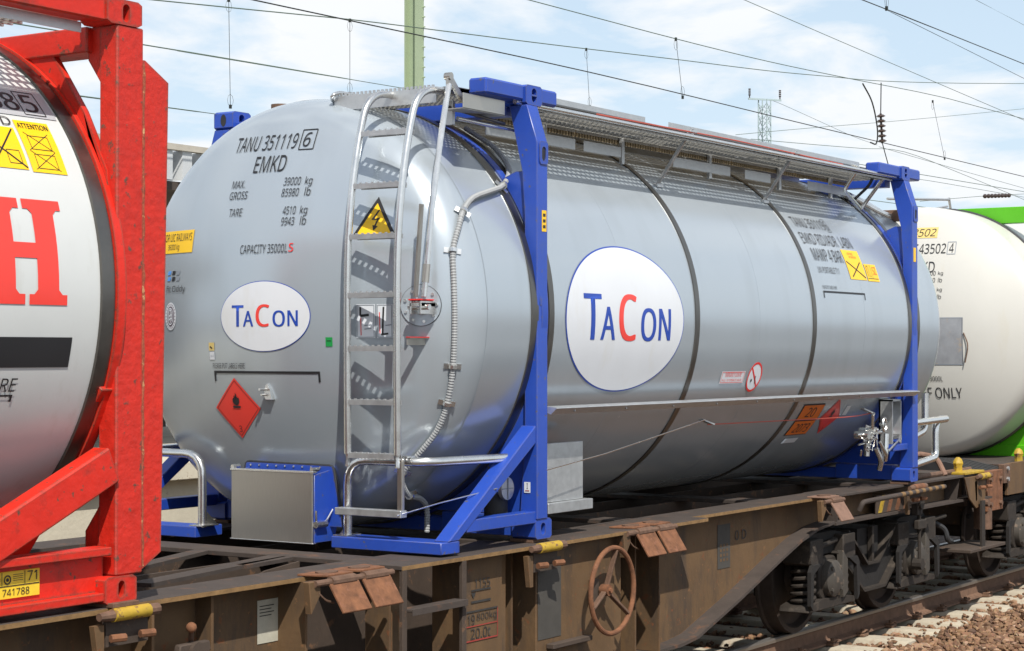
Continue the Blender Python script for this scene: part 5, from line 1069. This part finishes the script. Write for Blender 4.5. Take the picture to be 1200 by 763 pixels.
# ---- bogie: children of the wagon
def bogie(xc, par, near_only=False):
    y0 = .115
    B_ = MB()
    B_.prism([(xc-1.32, -.40), (xc-1.25, -.33), (xc-.72, -.33), (xc-.52, -.36), (xc-.12, -.66), (xc+.12, -.66), (xc+.52, -.36), (xc+.72, -.33), (xc+1.25, -.33), (xc+1.32, -.40), (xc+1.30, -.52), (xc+.75, -.50), (xc+.22, -.86), (xc-.22, -.86), (xc-.75, -.50), (xc-1.30, -.52)], 'y', .16, .285)
    fr = B_.build('bogie_frame', 'bogie_shaded', par)
    m = MB(); pts = [(xc-.75, -.50), (xc-.22, -.86), (xc+.22, -.86), (xc+.75, -.50), (xc+1.30, -.52)]
    for (a, b), (c, d_) in zip(pts, pts[1:]): m.beam((a, .21, b), (c, .21, d_), .22, .022)
    pts = [(xc-.52, -.36), (xc-.12, -.66), (xc+.12, -.66), (xc+.52, -.36)]
    for (a, b), (c, d_) in zip(pts, pts[1:]): m.beam((a, .21, b+.01), (c, .21, d_+.01), .20, .02)
    m.build('frame_flange', 'bogie_grey', fr)
    MB().box((xc-.22, .17, -.62), (xc+.22, 2.27, -.36)).build('bolster', 'bogie_shaded', fr)
    MB().prism([(xc-.02, -.35), (xc+.02, -.35), (xc+.02, -.64), (xc-.02, -.64)], 'y', .12, .16).build('frame_rib', 'bogie_grey', fr)
    for sx in (-.9, .9):
        x = xc+sx
        ab = MB(); ab.prism([(x-.19, -.80), (x-.19, -.60), (x-.12, -.52), (x+.12, -.52), (x+.19, -.60), (x+.19, -.80), (x+.12, -.86), (x-.12, -.86)], 'y', .12, .34, .012)
        a = ab.build('axle_box', 'bogie_grey', fr)
        MB().tube([(x, .125, -.69), (x, .07, -.69), (x, .045, -.69)], .14, 20, rad=[.150, .145, .10]).build('axle_cover', 'bogie_cover', fr)
        m = MB()
        for k in range(4): q = PI/4+k*PI/2; m.disc((x+.118*math.cos(q), 0, -.69+.118*math.sin(q)), .016, 'y', .045, .08, 6)
        m.build('cover_bolt', 'bogie_cover', fr, kind='stuff')
        MB().prism([(x+.15, -.48), (x+.24, -.56), (x+.24, -.82), (x+.16, -.86), (x+.13, -.70)], 'y', .06, .12, .006).build('guide_plate', 'bogie_cover', fr)
        MB().prism([(x-.46, -.92), (x+.46, -.92), (x+.44, -.875), (x+.2, -.84), (x-.2, -.84), (x-.44, -.875)], 'y', .09, .34, .006).build('spring_tray', 'bogie_grey', fr)
        for s in (-1, 1):
            xx = x+s*.315; m = MB(); P = []
            for k in range(81): q = k/80*5.2*2*PI; P.append((xx+.088*math.cos(q), .20+.088*math.sin(q), -.865+.30*k/80))
            m.tube(P, .0165, 7).build('spring', 'bogie_grey', fr)
            c = MB(); c.prism([(xx-.12, -.36), (xx+.12, -.36), (xx+.125, -.545), (xx+.05, -.57), (xx-.05, -.57), (xx-.125, -.545)], 'y', .08, .32, .008); c.build('spring_cap', 'bogie_grey', fr)
            MB().prism([(xx-.05*s-.0, -.55), (xx+.12*s, -.55), (xx+.16*s, -.60), (xx+.16*s, -.86), (xx+.12*s, -.90), (xx+.10*s, -.62)], 'y', .06, .09).build('spring_strap', 'bogie_shaded', fr)
        for sy, nm in ((-1, 0), (1, 1)):
            yc = YC+sy*.752; s = -sy
            prof = [(.10, yc+s*.09), (.14, yc+s*.085), (.15, yc+s*.03), (.38, yc+s*.01), (.42, yc+s*.07), (.488, yc+s*.068), (.485, yc+s*.045), (.465, yc+s*.035), (.455, yc-s*.065), (.415, yc-s*.067), (.385, yc-s*.02), (.15, yc-s*.03), (.13, yc-s*.08), (.08, yc-s*.085)]
            w = MB().lathe([(r, t_) for r, t_ in prof], 'y', (x, -.69), 64); w = w.build('wheel', 'wheel_steel', fr)
        MB().disc((x, 0, -.69), .08, 'y', .2, 2.24, 16).build('axle', 'wheel_steel', fr)
    for sx in (-1.32, -.36, .36, 1.32): MB().box((xc+sx-.02, .52-.06, -.82), (xc+sx+.05, .52+.05, -.50), .01).build('brake_block', 'bogie_shaded', fr)
    MB().tube([(xc+1.0, .13, -.41), (xc+1.62, .10, -.38)], .018, 8).build('brake_rod', 'bogie_grey', fr); MB().tube([(xc-1.15, .13, -.44), (xc-.75, .13, -.40)], .022, 8).build('brake_rod', 'bogie_grey', fr)
    return fr
bogie(5.52, G_)

# ------------------------------------------------------------------ second wagon behind it
G2 = thing('container_wagon', (12.5, YC, -1.15), 'ochre brown wagon end under the white tank at the right edge', 'wagon')
def part2(m, name, mat, par=G2, **k): return m.build(name, mat, par, **k)
part2(MB().box((8.62, .02, -.285), (22, .05, .022), .003), 'side_web', 'wagon_brown')
part2(MB().box((8.62, .051, -.01), (22, 2.39, .012), .003), 'deck', 'deck_brown')
part2(MB().box((8.56, .2, -.32), (8.619, 2.3, -.0), .004), 'headstock', 'wagon_dark')
part2(MB().box((8.44, -.01, -.16), (8.615, .05, .02), .004), 'corner_plate', 'rust_steel')
for x, z in ((8.52, -.02), (8.52, -.12)): part2(MB().disc((x, 0, z), .02, 'y', -.03, -.01, 8), 'corner_bolt', 'galvanised')
part2(MB().box((8.62, 2.38, -.285), (22, 2.41, -.011), .003), 'far_web', 'wagon_dark')
for x in (9.19, 9.9): spigot(x, .10, .0125, G2)
part2(MB().box((8.9, .3, -.62), (21, 2.1, -.3)), 'underframe', 'wagon_dark')
bogie(10.15, G2)
